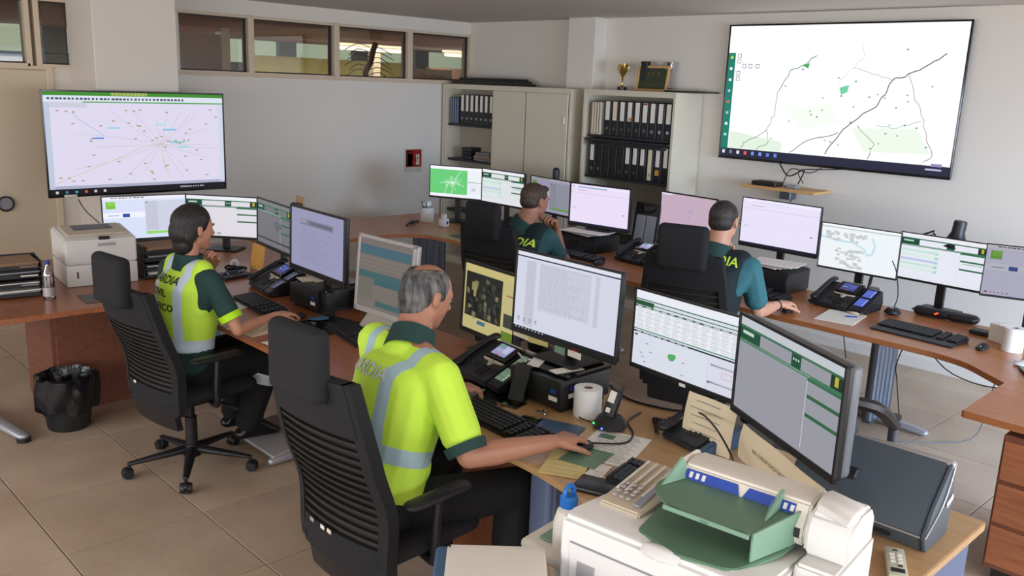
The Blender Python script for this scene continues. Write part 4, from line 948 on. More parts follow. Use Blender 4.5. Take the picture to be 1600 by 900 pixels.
# ================================================================== OFFICE CHAIRS
def office_chair(label, loc, rz, rec=10, arm_drop=0.0, base_rot=0.0, slats=14, head=True, hz=0.0, tags=False):
    t = thing('office_chair', label, 'chair', loc, rz, 'black high backed office chairs')
    s_ = B(); s_.hull([((x, y, .455), (.05, .05, .035)) for x, y in ((.21, -.19), (.21, .19), (-.17, -.18), (-.17, .18))] + [((.24, 0, .45), (.04, .1, .03))], sub=3)
    s_.build('seat', 'chair_fabric', t, smooth=60)
    B().box((0, 0, .40), (.30, .26, .05), bev=.015, seg=2).build('seat_pan', 'black_plastic', t)
    # backrest: curved shell leaning back by rec degrees
    def bx(y, z): # z height above floor
        u = (z - .42) / .80
        return -.215 - math.tan(radians(rec)) * (z - .45) + .035 * math.exp(-((z - .62) / .14) ** 2) + .55 * y * y - .02 * u
    def halfw(z): return .236 + .012 * sin((z - .4) * 4) - max(0, z - .85) * .10
    def shell(b, z0, z1, ya, yb, th, off=0.0, nz=16, ny=8):
        vs = []; fs = []
        for side in (0, 1):
            for i in range(nz + 1):
                z = z0 + (z1 - z0) * i / nz; hw = halfw(z)
                for j in range(ny + 1):
                    y = (ya + (yb - ya) * j / ny) * hw
                    vs.append((bx(y, z) + off + (th / 2 if side else -th / 2), y, z))
        st = (nz + 1) * (ny + 1)
        for i in range(nz):
            for j in range(ny):
                a = i * (ny + 1) + j; q = (a, a + 1, a + ny + 2, a + ny + 1)
                fs.append(q); fs.append(tuple(st + k for k in q[::-1]))
        def edge(l):
            for p, q in zip(l[:-1], l[1:]): fs.append((p, q, st + q, st + p))
        edge([i * (ny + 1) for i in range(nz + 1)]); edge([i * (ny + 1) + ny for i in range(nz + 1)][::-1])
        edge(list(range(ny, -1, -1))); edge([nz * (ny + 1) + j for j in range(ny + 1)])
        b.add(vs, fs)
    zt = 1.04 + hz
    fr = B(); shell(fr, .40, zt, .84, 1.0, .045); shell(fr, .40, zt, -1.0, -.84, .045); shell(fr, .86 + hz, zt, -.9, .9, .05); shell(fr, .38, .50, -.92, .92, .04)
    back = fr.build('backrest', 'chair_fabric', t, smooth=50)
    ms = B(); shell(ms, .48, .88 + hz, -.86, .86, .012, .004); ms.build('mesh_panel', 'chair_mesh', back)
    for k in range(slats):
        z = .515 + (.345 + hz) * k / (slats - 1); sl = B(); shell(sl, z, z + .011, -.85, .85, .012, -.012, nz=1, ny=8); sl.build('slat', 'chair_slat', back)
    lo = B(); shell(lo, .30, .40, -.80, .80, .03); lo.build('lower_cover', 'black_plastic', back)
    if tags:
        for k, y in enumerate((.13, .06, .02)): B().box((bx(y, .50) - .028, y, .50), (.003, .024, .014), rot=R('Z', -8)).build('tag', ['silver_plastic', 'paper', 'cream_paper'][k], back)
    else: B().box((bx(.10, .50) - .028, .10, .50), (.003, .018, .012)).build('tag', 'paper', back)
    if head:
        hb = B(); x0 = bx(0, 1.11 + hz)
        hb.hull([((x0 - .012, y, z), (.035, .03, .03)) for y in (-.105, .105) for z in (.99 + hz, 1.17 + hz)] + [((x0 + .0, 0, 1.09 + hz), (.03, .11, .10))], sub=3)
        hb.build('headrest', 'chair_fabric', t, smooth=60)
    for s in (-1, 1):
        a = B(); a.tube([(.02, s * .16, .40), (.0, s * .25, .41), (-.01, s * .265, .50), (0, s * .265, .645)], .017); arm = a.build('armrest', 'black_plastic', t)
        B().hull([((.11, s * .265, .655), (.035, .038, .016)), ((-.11, s * .265, .655), (.035, .035, .016))], sub=2).build('arm_pad', 'black_plastic', arm)
    B().cyl((0, 0, .10), (0, 0, .28), .030, n=16).cyl((0, 0, .26), (0, 0, .39), .020, n=16).build('gas_column', 'black_plastic', t)
    B().tube([(.05, -.1, .385), (.08, -.22, .375), (.10, -.27, .36)], .008, n=6).build('lever', 'black_plastic', t)
    bs = B().cyl((0, 0, .07), (0, 0, .13), .045, .036, n=20).build('base', 'black_plastic', t)
    lg = B(); lg.hull([((.03, 0, .105), (.02, .03, .022)), ((.30, 0, .078), (.016, .016, .010))]); lm = lg.mesh('leg', 'black_plastic')
    cs = B(); 
    for s in (-1, 1): cs.cyl((.315, s * .008, .030), (.315, s * .028, .030), .029, .024, n=16)
    cs.cyl((.305, 0, .03), (.305, 0, .072), .009, n=8); cs.ball((.312, 0, .036), (.028, .022, .024)); cm = cs.mesh('caster', 'black_plastic')
    for k in range(5):
        o = bpy.data.objects.new('leg', lm); COL.objects.link(o); o.parent = bs; o.rotation_euler[2] = radians(72 * k + base_rot)
        c = bpy.data.objects.new('caster', cm); COL.objects.link(c); c.parent = bs; c.rotation_euler[2] = radians(72 * k + base_rot)
    return t

# ================================================================== PEOPLE
def evaluated(me_obj):
    dg = bpy.context.evaluated_depsgraph_get(); me = bpy.data.meshes.new_from_object(me_obj.evaluated_get(dg))
    return me
def fuse(b, name, mats, parent, vox=.006, smooth=6, fac=.5, label=None, post=None):
    me = b.mesh(name, mats, 0); o = bpy.data.objects.new(name, me); COL.objects.link(o)
    r = o.modifiers.new('r', 'REMESH'); r.mode = 'VOXEL'; r.voxel_size = vox; r.use_smooth_shade = True
    if smooth: s = o.modifiers.new('s', 'SMOOTH'); s.iterations = smooth; s.factor = fac
    m2 = evaluated(o); o.modifiers.clear(); old = o.data; o.data = m2; bpy.data.meshes.remove(old)
    m2.materials.clear()
    for m_ in (mats if isinstance(mats, (list, tuple)) else [mats]): m2.materials.append(MATS[m_])
    m2.name = name
    if post: post(m2)
    m2.polygons.foreach_set('use_smooth', [True] * len(m2.polygons))
    o.parent = parent
    if label: o['label'] = label
    return o

def frame(f, upv=Vector((0, 0, 1))):
    f = f.normalized(); r = f.cross(upv).normalized(); u = r.cross(f); return f, r, u
def chain(b, pts, rad):
    for (p, r), (q, s) in zip(list(zip(pts, rad))[:-1], list(zip(pts, rad))[1:]): b.hull([(p, r), (q, s)], sub=2)

def hand(b, wrist, d, n, side, curl=25, spread=.5, thumb_curl=20, size=1.0):
    """wrist point, d = direction wrist->fingers, n = palm normal (pointing out of the palm), side=+1 right hand"""
    d = d.normalized(); n = (n - d * n.dot(d)).normalized(); lat = d.cross(n) * side     # lat points to the little finger
    W_ = wrist; k = size
    kn = [W_ + d * (.086 - .006 * abs(i - 1)) * k + lat * ((i - 1.35) * .0205) * k - n * .004 for i in range(4)]
    b.hull([(W_, .022 * k), (W_ + d * .02 * k - lat * .02 * k, .015 * k), (W_ + d * .02 * k + lat * .02 * k, .014 * k)] + [(p, .0115 * k) for p in kn], sub=2)
    L = [.070, .078, .073, .058]
    for i, p in enumerate(kn):
        c = curl + 4 * i; dirv = (d + lat * (i - 1.35) * .06 * spread).normalized(); pts = [p]; a = 0
        for q, fr in enumerate((.45, .32, .26)):
            a += radians(c * (.7 if q == 0 else 1.0)); v = dirv * cos(a) + n * sin(a); pts.append(pts[-1] + v * L[i] * fr * k)
        chain(b, pts, [.0100 * k, .0090 * k, .0082 * k, .0070 * k])
    r0 = W_ + d * .028 * k - lat * .024 * k + n * .006; tdir = (d * .75 - lat * .62 + n * .25).normalized()
    p1 = r0 + tdir * .038 * k; a = radians(thumb_curl); v2 = (tdir * cos(a) + (d * .6 + lat * .5 + n * .3).normalized() * sin(a)).normalized(); p2 = p1 + v2 * .032 * k; p3 = p2 + (v2 + n * .15).normalized() * .024 * k
    chain(b, [r0, p1, p2, p3], [.016 * k, .0115 * k, .0102 * k, .0085 * k])

def head(b, c, f, upv, k=1.0, fem=False):
    f, r, u = frame(f, upv); Rm = Matrix((f, r, u)).transposed()
    P = lambda x, y, z: c + (f * x + r * y + u * z) * k
    S = lambda *a: tuple(v * k for v in a)
    b.ball(P(-.010, 0, .030), S(.096, .076, .090), 3, Rm=Rm)
    jw = .047 if fem else .053
    b.hull([(P(.040, y, .030), .038 * k) for y in (-.030, .030)] + [(P(.045, y, -.025), .030 * k) for y in (-.030, .030)] + [(P(.060, 0, -.088), S(.022, .022, .018)), (P(0, jw, -.055), .018 * k), (P(0, -jw, -.055), .018 * k), (P(-.01, jw + .006, 0), .016 * k), (P(-.01, -jw - .006, 0), .016 * k)], sub=2)
    b.hull([(P(.078, y, .030), S(.012, .014, .007)) for y in (-.032, .032)])
    b.hull([(P(.086, 0, .016), .007 * k), (P(.106, 0, -.016), .010 * k), (P(.088, .010, -.022), .008 * k), (P(.088, -.010, -.022), .008 * k)])
    b.hull([(P(.082, .016, -.046), .006 * k), (P(.082, -.016, -.046), .006 * k), (P(.090, 0, -.044), .007 * k)])
    b.hull([(P(.080, .013, -.057), .006 * k), (P(.080, -.013, -.057), .006 * k), (P(.087, 0, -.057), .008 * k)])
    for s in (-1, 1):
        b.ball(P(.055, s * .038, -.012), S(.022, .018, .018), 2, Rm=Rm)
        b.hull([(P(-.012, s * .078, .022), S(.016, .005, .012)), (P(-.004, s * .074, -.022), S(.009, .005, .010)), (P(-.022, s * .084, .010), S(.008, .004, .016))], Rm=Rm)
        b.ball(P(-.013, s * .081, .0), S(.017, .006, .027), 2, Rm=Rm)
    return P, Rm, (f, r, u)
def eyes(parent, P, k=1.0):
    e = B()
    for s in (-1, 1): e.ball(P(.0745, s * .031, .012), .0095 * k, 2)
    e.build('eyes', 'eye_white', parent)
    e = B()
    for s in (-1, 1): e.ball(P(.0805, s * .031, .012), .0045 * k, 2)
    e.build('pupils', 'leather_black', parent)
    e = B()
    for s in (-1, 1): e.tube([P(.080, s * .045, .031), P(.0885, s * .032, .036), P(.090, s * .018, .032)], .003 * k, n=6)
    e.build('eyebrows', 'hair_dark', parent)

def hair_mat(name, c, c2, streak=60, dens=(.35, .65)):
    M = bpy.data.materials.new(name); M.use_nodes = True; nt = M.node_tree; N = nt.nodes; L = nt.links; b = N['Principled BSDF']; b.inputs['Roughness'].default_value = .55
    tc = N.new('ShaderNodeTexCoord'); mp = N.new('ShaderNodeMapping'); mp.inputs['Scale'].default_value = (1, 1, .25); no = N.new('ShaderNodeTexNoise'); no.inputs['Scale'].default_value = streak; no.inputs['Detail'].default_value = 5
    L.new(tc.outputs['Object'], mp.inputs[0]); L.new(mp.outputs[0], no.inputs['Vector']); rp = N.new('ShaderNodeValToRGB'); rp.color_ramp.elements[0].position, rp.color_ramp.elements[1].position = dens
    rp.color_ramp.elements[0].color = lin(c); rp.color_ramp.elements[1].color = lin(c2); L.new(no.outputs['Fac'], rp.inputs[0]); L.new(rp.outputs[0], b.inputs['Base Color'])
    bp = N.new('ShaderNodeBump'); bp.inputs['Strength'].default_value = .7; bp.inputs['Distance'].default_value = .008; n2 = N.new('ShaderNodeTexNoise'); n2.inputs['Scale'].default_value = streak * 2.2; L.new(mp.outputs[0], n2.inputs['Vector']); L.new(n2.outputs['Fac'], bp.inputs['Height']); L.new(bp.outputs['Normal'], b.inputs['Normal'])
    MATS[name] = M
hair_mat('hair_dark', (20, 17, 18), (40, 32, 30)); hair_mat('hair_brown', (46, 36, 30), (78, 60, 46)); hair_mat('hair_short_dark', (30, 26, 26), (56, 48, 44)); hair_mat('hair_grey', (44, 44, 46), (128, 124, 120), 45, (.38, .72))

def mask_cloth(name, base, rules, rough=.75):
    """cloth whose colour depends on the garment's own measure (attribute 'tl': across, up, depth); rules = list of (colour, [(axis,lo,hi,abs)], metal)"""
    M = bpy.data.materials.new(name); M.use_nodes = True; nt = M.node_tree; N = nt.nodes; L = nt.links; b = N['Principled BSDF']
    a = N.new('ShaderNodeAttribute'); a.attribute_name = 'tl'; sp = N.new('ShaderNodeSeparateXYZ'); L.new(a.outputs['Vector'], sp.inputs[0])
    no = N.new('ShaderNodeTexNoise'); no.inputs['Scale'].default_value = 16; tc = N.new('ShaderNodeTexCoord'); L.new(tc.outputs['Object'], no.inputs['Vector'])
    mx = N.new('ShaderNodeMix'); mx.data_type = 'RGBA'; c = lin(base); mx.inputs[6].default_value = tuple(v * .94 for v in c[:3]) + (1,); mx.inputs[7].default_value = tuple(min(1, v * 1.05) for v in c[:3]) + (1,); L.new(no.outputs['Fac'], mx.inputs[0])
    cur = mx.outputs[2]; ro = None
    def math_(op, x, y):
        n = N.new('ShaderNodeMath'); n.operation = op
        for i, v in enumerate((x, y)):
            if v is None: continue
            if isinstance(v, (int, float)): n.inputs[i].default_value = v
            else: L.new(v, n.inputs[i])
        return n.outputs[0]
    for col, conds, metal in rules:
        m_ = None
        for ax, lo, hi, ab in conds:
            v = sp.outputs[ax]
            if ab: v = math_('ABSOLUTE', v, None)
            g = math_('MULTIPLY', math_('GREATER_THAN', v, lo), math_('LESS_THAN', v, hi)); m_ = g if m_ is None else math_('MULTIPLY', m_, g)
        x = N.new('ShaderNodeMix'); x.data_type = 'RGBA'; L.new(m_, x.inputs[0]); L.new(cur, x.inputs[6]); x.inputs[7].default_value = lin(col); cur = x.outputs[2]
        if metal: ro = m_ if ro is None else math_('MAXIMUM', ro, m_)
    L.new(cur, b.inputs['Base Color'])
    b.inputs['Roughness'].default_value = rough
    if ro is not None: L.new(math_('SUBTRACT', rough, math_('MULTIPLY', ro, .35)), b.inputs['Roughness'])
    bp = N.new('ShaderNodeBump'); bp.inputs['Strength'].default_value = .35; bp.inputs['Distance'].default_value = .02; n2 = N.new('ShaderNodeTexNoise'); n2.inputs['Scale'].default_value = 7; n2.inputs['Detail'].default_value = 2; L.new(tc.outputs['Object'], n2.inputs['Vector']); L.new(n2.outputs['Fac'], bp.inputs['Height']); L.new(bp.outputs['Normal'], b.inputs['Normal'])
    MATS[name] = M
def attach_tl(pel, axes):
    r, u, f = axes
    def post(me):
        at = me.attributes.new('tl', 'FLOAT_VECTOR', 'POINT'); buf = []
        for v in me.vertices:
            d = v.co - pel; buf += [d.dot(r), d.dot(u), d.dot(f)]
        at.data.foreach_set('vector', buf)
    return post

def torso_parts(J, grow=0.0, lo=0.0, fem=False, scale=1.0):
    """ellipsoids from pelvis to shoulders"""
    r, u, f = J['axes']; Rm = Matrix((f, r, u)).transposed(); pel, nk = J['pel'], J['nk']; H = (nk - pel).dot(u); g = grow; s = scale
    P = lambda a, b_, c: pel + u * (a * H) + r * b_ + f * c
    hipw = .165 if fem else .165; wst = .125 if fem else .155; ch = .150 if fem else .172
    L = []
    L.append((P(.0, 0, .0), (.115 * s + g, hipw * s + g, .10)))
    L.append((P(.28, 0, .01), (.105 * s + g, wst * s + g, .10)))
    L.append((P(.52, 0, .005), (.115 * s + g, ch * s + g, .12)))
    L.append((P(.74, 0, -.005), (.110 * s + g, ch * s + g, .11)))
    return P, Rm, L
def build_person(J):
    t = thing('person', J['label'], 'person', (J['pel'].x, J['pel'].y, 0), 0); off = T(-J['pel'].x, -J['pel'].y, 0)
    fem = J.get('fem', False); sc = J.get('s', 1.0)
    r, u, f = J['axes']
    # ---- the body: one continuous surface
    b = B(off); P, Rm, L = torso_parts(J, 0, fem=fem, scale=J.get('ts', sc))
    for p, q in zip(L[:-1], L[1:]): b.hull([p, q], 3, Rm=Rm)
    nk = J['nk']; hc = J['hd']; hf, hr, hu = frame(J['hf'], J.get('hup', Vector((0, 0, 1))))
    for s, k in ((1, 'R'), (-1, 'L')):
        sh, el, wr = J['sh' + k], J['el' + k], J['wr' + k]
        b.hull([(nk - u * .02, .055), (sh, .050 * sc), (P(.72, s * .09, 0), .07)], 2)
        ar = .046 * sc if not fem else .036
        b.hull([(sh, ar + .006), (sh.lerp(el, .5), ar)], 2); b.hull([(sh.lerp(el, .5), ar), (el, ar * .82)], 2)
        b.hull([(el, ar * .80), (el.lerp(wr, .3), ar * .88)], 2); b.hull([(el.lerp(wr, .3), ar * .88), (wr, ar * .54)], 2)
        hd_, hn = J['hand' + k]; c = J.get('curl' + k, 25)
        hand(b, wr + hd_.normalized() * .01, hd_, hn, s, c, size=.95 if fem else 1.08)
        hip, kn, an = J['hip' + k], J['kn' + k], J['an' + k]
        b.hull([(hip, .082), (kn, .056)], 2); b.hull([(kn, .056), (kn.lerp(an, .35), .055)], 2); b.hull([(kn.lerp(an, .35), .055), (an, .038)], 2)
        tf = J['toe' + k]; b.hull([(an - Vector((0, 0, .03)), .032), (an + tf * .13 - Vector((0, 0, .045)), .025)], 2)
    b.hull([(nk - u * .05, .068 if not fem else .05), (hc - hu * .05 - hf * .02, .063 if not fem else .046)], 3)
    HP, HR, _ = head(b, hc, hf, hu, J.get('hk', 1.0), fem)
    fuse(b, 'body', J['skin'], t, .0045, 5, .5)
    HPo = lambda *a: off @ HP(*a)
    eyes(t, HPo, J.get('hk', 1.0))
    # ---- hair
    hb = B(off); k = J.get('hk', 1.0)
    for (c, rad) in J['hair']: hb.ball(HP(*c), tuple(v * k for v in rad), 3, Rm=HR)
    for hl in J.get('hairh', []): hb.hull([(HP(*c), tuple(v * k for v in rad)) for c, rad in hl], 2, Rm=HR)
    def hp(me):
        if 'bald' not in J: return
        bc = off @ HP(*J['bald'][0]); cc = off @ HP(-.01, 0, .03)
        for v in me.vertices:
            d = (v.co - bc); a = Vector((d.dot(hf) / J['bald'][1][0], d.dot(hr) / J['bald'][1][1], d.dot(hu) / .08)).length
            if a < 1.2: w = min(1, max(0, (1.2 - a) / .3)); v.co = v.co + (cc - v.co).normalized() * .022 * w
    fuse(hb, 'hair', J['hairmat'], t, .0055, 3, .4, label=J.get('hairlabel'), post=hp)
    # ---- shirt
    sb = B(off); P, Rm, L = torso_parts(J, .014, fem=fem, scale=J.get('ts', sc))
    L2 = L[:] ; L2[0] = (P(J.get('hem', .06), 0, 0), (L[0][1][0] + .004, L[0][1][1] + .002, .07))
    for p, q in zip(L2[:-1], L2[1:]): sb.hull([p, q], 3, Rm=Rm)
    sb.hull([(nk - u * .03, (.088, .086, .035) if not fem else (.06, .06, .03)), (P(.80, 0, -.02), (.08, .12, .05) if not fem else (.07, .10, .05))], 3, Rm=Rm)
    bl = J.get('belly')
    if bl: sb.ball(P(.25, 0, .05), bl, 3, Rm=Rm)
    for s, kk in ((1, 'R'), (-1, 'L')):
        sh, el = J['sh' + kk], J['el' + kk]; ar = .046 * sc if not fem else .036; cu = J.get('sleeve', .72)
        sb.hull([(nk - u * .035 - f * .005, (.062, .062, .045)), (sh + u * .004, .064 * sc if not fem else .052), (P(.74, s * .10, 0), .085 if not fem else .07), (P(.62, s * .12, -.01), .07 if not fem else .06)], 2)
        e2 = sh.lerp(el, cu); sb.hull([(sh, .066 * sc if not fem else .052), (e2, ar + .020)], 2)
    tl = attach_tl(off @ J['pel'], J['axes'])
    so = fuse(sb, 'shirt', J['shirt'], t, .006, 8, .5, post=tl, label=J.get('shirtlabel'))
    # open the sleeve end by a cuff ring
    for s, kk in ((1, 'R'), (-1, 'L')):
        sh, el = J['sh' + kk], J['el' + kk]; ar = .046 * sc if not fem else .036; e2 = sh.lerp(el, J.get('sleeve', .72)); d = (el - sh).normalized()
        if J.get('cuff'):
            cb = B(off); e3 = e2 + d * (ar + .014); q0 = e3 - d * .034
            cb.cyl(q0, e3, ar + .0225, ar + .0175, n=36)
            o = cb.build('cuff', J['cuff'], t, smooth=40, label=J.get('cufflabel'))
    if J.get('vest'):
        vb = B(off); P, Rm, L = torso_parts(J, .022, fem=fem, scale=J.get('ts', sc)); L2 = L[1:]; 
        vb.hull([(P(J['vest'][1], 0, .005), (L[1][1][0] + .004, L[1][1][1] + .006, .03)), L[1]], 3, Rm=Rm)
        for p, q in zip(L2[:-1], L2[1:]): vb.hull([p, q], 3, Rm=Rm)
        for s, kk in ((1, 'R'), (-1, 'L')):
            sh = J['sh' + kk]; w = J['vest'][2]
            vb.hull([(nk - u * .045 - f * .008, (.066, .066, .045)), (nk.lerp(sh, w) + u * .012, .055 if fem else .066), (P(.74, s * .10, 0), .088 if not fem else .074), (P(.60, s * .10, -.01), .08)], 2)
        so = fuse(vb, 'vest', J['vest'][0], t, .006, 8, .5, post=tl, label=J.get('vestlabel'))
    # ---- collar
    cb = B(off)
    ax = (hc - hu * .05 - hf * .02 - nk).normalized(); c0 = nk - u * .015; q = ax.to_track_quat('Z', 'Y').to_matrix(); n = 28; vs = []; fs = []
    rr = .068 if not fem else .054
    for i in range(n):
        a = 2 * pi * i / n
        for (ra, z) in ((rr + .024, -.034), (rr + .012, .045), (rr + .002, .046), (rr - .004, -.02)): vs.append(c0 + q @ Vector((ra * cos(a), ra * sin(a), z)))
    for i in range(n):
        j = (i + 1) % n
        for k2 in range(4): fs.append((i * 4 + k2, j * 4 + k2, j * 4 + (k2 + 1) % 4, i * 4 + (k2 + 1) % 4))
    cb.add(vs, fs); cb.build('collar', J['collar'], t, smooth=60, label=J.get('collarlabel'))
    # ---- trousers, belt, shoes
    tb = B(off); P, Rm, L = torso_parts(J, .012, fem=fem, scale=J.get('ts', sc))
    tb.hull([L[0], (P(.13, 0, .005), (L[1][1][0] - .004, L[1][1][1] - .002 + .004, .04))], 3, Rm=Rm)
    for kk in 'RL':
        hip, kn, an = J['hip' + kk], J['kn' + kk], J['an' + kk]
        tb.hull([(L[0][0], .11), (hip, .100)], 2); tb.hull([(hip, .100), (kn, .078)], 3); tb.hull([(kn, .078), (kn.lerp(an, .45), .078)], 2); tb.hull([(kn.lerp(an, .45), .078), (an + (kn - an) * .08, .068)], 2)
    fuse(tb, 'trousers', 'trouser', t, .008, 5, .5)
    for kk in 'RL':
        an, tf = J['an' + kk], J['toe' + kk]; s2 = B(off)
        s2.hull([(an - Vector((0, 0, .035)) - tf * .03, (.04, .04, .03)), (an + tf * .15 - Vector((0, 0, .05)), (.042, .042, .022)), (an + tf * .04 + Vector((0, 0, .02)), .042)], 3)
        s2.build('shoe', 'shoe', t, smooth=60)
    # ---- lettering on the back, draped on the cloth
    bvh = BVHTree.FromPolygons([v.co.copy() for v in so.data.vertices], [list(p.vertices) for p in so.data.polygons])
    pel = off @ J['pel']
    for txt, size, s0, t0 in J['text']:
        lb = B()
        me = text_mesh(txt, size, 'CENTER', res=2, bold=.035)
        bm = bmesh.new(); bm.from_mesh(me); bmesh.ops.triangulate(bm, faces=bm.faces[:])
        for _ in range(2):
            es = [e for e in bm.edges if e.calc_length() > .012]
            if es: bmesh.ops.subdivide_edges(bm, edges=es, cuts=1, use_grid_fill=False); bmesh.ops.triangulate(bm, faces=bm.faces[:])
        bm.verts.index_update(); vs = []
        for v in bm.verts:
            o_ = pel + r * (s0 + v.co.x) + u * (t0 + v.co.y) - f * .6
            loc, nrm, idx, dist = bvh.ray_cast(o_, f)
            vs.append(loc - f * .0035 + (nrm * .0012 if loc is not None else Vector()) if loc is not None else o_ + f * .45)
        lb.add(vs, [[v.index for v in fc.verts] for fc in bm.faces]); bm.free()
        lb.build('lettering', J['textmat'], t, smooth=0, label=J['textmat'].split('_')[1] + ' word ' + txt, kind='stuff' if False else None)
    return t, off, HP, HR

V3 = lambda *a: Vector(a)
def axes(pel, nk, yaw):
    u = (nk - pel).normalized(); f0 = V3(cos(radians(yaw)), sin(radians(yaw)), 0); r = f0.cross(u).normalized(); f = u.cross(r).normalized(); return r, u, f
YEL = (210, 255, 78)
mask_cloth('hivis_shirt', YEL, [((176, 208, 216), [(0, -.27, .27, False), (1, .185, .245, False), (2, -.3, .19, False)], True), ((176, 208, 216), [(0, .112, .160, True), (1, .245, 1.0, False)], True)])
mask_cloth('hivis_vest', YEL, [((214, 232, 250), [(1, -.1, .185, False)], True), ((214, 232, 250), [(0, .055, .10, True), (1, .185, 1.0, False)], True)])
mask_cloth('officer_shirt', (44, 88, 92), [((30, 60, 64), [(1, .36, 1.0, False), (0, -.19, .19, False)], False)])
mask_cloth('officer_shirt_light', (50, 108, 116), [((26, 50, 52), [(1, .40, 1.0, False), (0, -.185, .185, False)], False)])

# the man in yellow, near centre
J = dict(label='grey haired balding man in yellow high visibility polo using a mouse at the near desk', s=1.13, ts=1.24, skin='skin_tan', hairmat='hair_grey')
J['pel'] = V3(1.68, 2.40, .53); J['nk'] = V3(1.86, 2.41, 1.105); J['axes'] = axes(J['pel'], J['nk'], -13)
J['hd'] = V3(1.955, 2.445, 1.232); J['hf'] = V3(.93, -.10, -.34); J['hup'] = V3(.3, 0, 1)
J['shR'] = V3(1.825, 2.205, 1.015); J['shL'] = V3(1.86, 2.625, 1.04); J['elR'] = V3(1.825, 2.045, .785); J['wrR'] = V3(2.13, 1.955, .785); J['handR'] = (V3(1, -.08, -.08), V3(0, 0, -1)); J['curlR'] = 22
J['elL'] = V3(1.98, 2.72, .80); J['wrL'] = V3(2.19, 2.58, .79); J['handL'] = (V3(1, -.2, -.1), V3(0, 0, -1))
J['hipR'] = V3(1.74, 2.30, .52); J['hipL'] = V3(1.74, 2.50, .52); J['knR'] = V3(2.14, 2.13, .545); J['knL'] = V3(2.17, 2.56, .545); J['anR'] = V3(2.12, 2.14, .11); J['anL'] = V3(2.14, 2.56, .11); J['toeR'] = V3(1, -.05, 0); J['toeL'] = V3(1, .1, 0)
J['shirt'] = 'hivis_shirt'; J['hem'] = .13; J['cuff'] = 'dark_green_cloth'; J['cufflabel'] = 'dark green sleeve cuff'; J['collar'] = 'dark_green_cloth'; J['collarlabel'] = 'dark green collar'; J['belly'] = (.13, .16, .12)
J['hair'] = [((-.022, 0, .038), (.096, .083, .088)), ((-.050, 0, -.01), (.064, .070, .060)), ((-.048, 0, -.045), (.054, .062, .050)), ((.0, .0, .020), (.060, .082, .050))]
J['bald'] = ((-.04, .0, .125), (.062, .044)); J['text'] = [('GUARDIA', .068, -.015, .45), ('CIVIL', .064, -.035, .36), ('TRAFICO', .064, -.015, .27)]; J['textmat'] = 'letter_silver'; J['textlabel'] = 'silver lettering GUARDIA CIVIL TRAFICO'
build_person(J)
office_chair('nearest black high backed office chair, behind the man in yellow', (1.715, 2.355, 0), radians(4), rec=9, base_rot=10, hz=.06, tags=True)

# the woman at left
J = dict(label='dark haired woman in yellow safety vest seated at left, hand on chin', fem=True, skin='skin_light', hairmat='hair_dark', hk=.96)
J['pel'] = V3(1.79, 4.20, .53); J['nk'] = V3(1.83, 4.18, 1.095); J['axes'] = axes(J['pel'], J['nk'], 14)
J['hd'] = V3(1.865, 4.175, 1.243); J['hf'] = V3(1, .06, -.12)
J['shR'] = V3(1.865, 4.015, 1.01); J['shL'] = V3(1.80, 4.355, 1.02); J['elR'] = V3(1.94, 3.90, .775); J['wrR'] = V3(2.19, 4.00, .79); J['handR'] = (V3(1, .15, -.1), V3(0, 0, -1)); J['curlR'] = 18
J['elL'] = V3(2.08, 4.46, .79); J['wrL'] = V3(1.985, 4.255, 1.02); J['handL'] = (V3(-.15, -.45, 1), V3(-.75, -.5, .1)); J['curlL'] = 52
J['hipR'] = V3(1.83, 4.11, .52); J['hipL'] = V3(1.80, 4.30, .52); J['knR'] = V3(2.21, 4.10, .555); J['knL'] = V3(2.2, 4.34, .555); J['anR'] = V3(2.08, 4.12, .17); J['anL'] = V3(2.10, 4.32, .17); J['toeR'] = V3(1, -.02, -.02); J['toeL'] = V3(1, .1, -.02)
J['shirt'] = 'dark_green_cloth'; J['sleeve'] = .60; J['cuff'] = 'hivis_cuff'; J['cufflabel'] = 'bright yellow sleeve cuff'; J['collar'] = 'dark_green_cloth'
J['vest'] = ('hivis_vest', .22, .62); J['vestlabel'] = 'yellow safety vest with white reflective bands'
J['hair'] = [((-.026, 0, .038), (.102, .086, .092)), ((-.062, 0, -.012), (.070, .078, .080)), ((-.02, 0, .055), (.094, .084, .080)), ((-.058, 0, -.075), (.050, .064, .060))]
J['hairh'] = [[((-.075, 0, -.02), (.045, .065, .05)), ((-.068, 0, -.088), (.034, .052, .03))], [((.005, .068, .058), (.04, .015, .025)), ((-.055, .072, -.03), (.03, .014, .04))], [((.005, -.068, .058), (.04, .015, .025)), ((-.055, -.072, -.03), (.03, .014, .04))]]
J['text'] = [('GUARDIA', .050, -.04, .46), ('CIVIL', .050, -.04, .395), ('TRAFICO', .050, -.04, .325)]; J['textmat'] = 'letter_black'; J['textlabel'] = 'black lettering GUARDIA CIVIL TRAFICO'
tw, ow, hpw, hrw = build_person(J)
B(ow).box(tuple(V3(2.225, 4.03, .40)), (.002, .05, .05)).build('reflective_patch', 'letter_silver', tw) if False else None
cb = B(ow); cb.cyl((2.1775, 4.105, .462), (2.160, 4.1078, .410), .0825, .0825, n=32, caps=False); cb.build('reflective_band', 'letter_silver', tw, label='silver reflective band below the knee')
office_chair('black high backed office chair with the woman in it', (1.80, 4.17, 0), radians(7), rec=11, base_rot=17, hz=-.03)

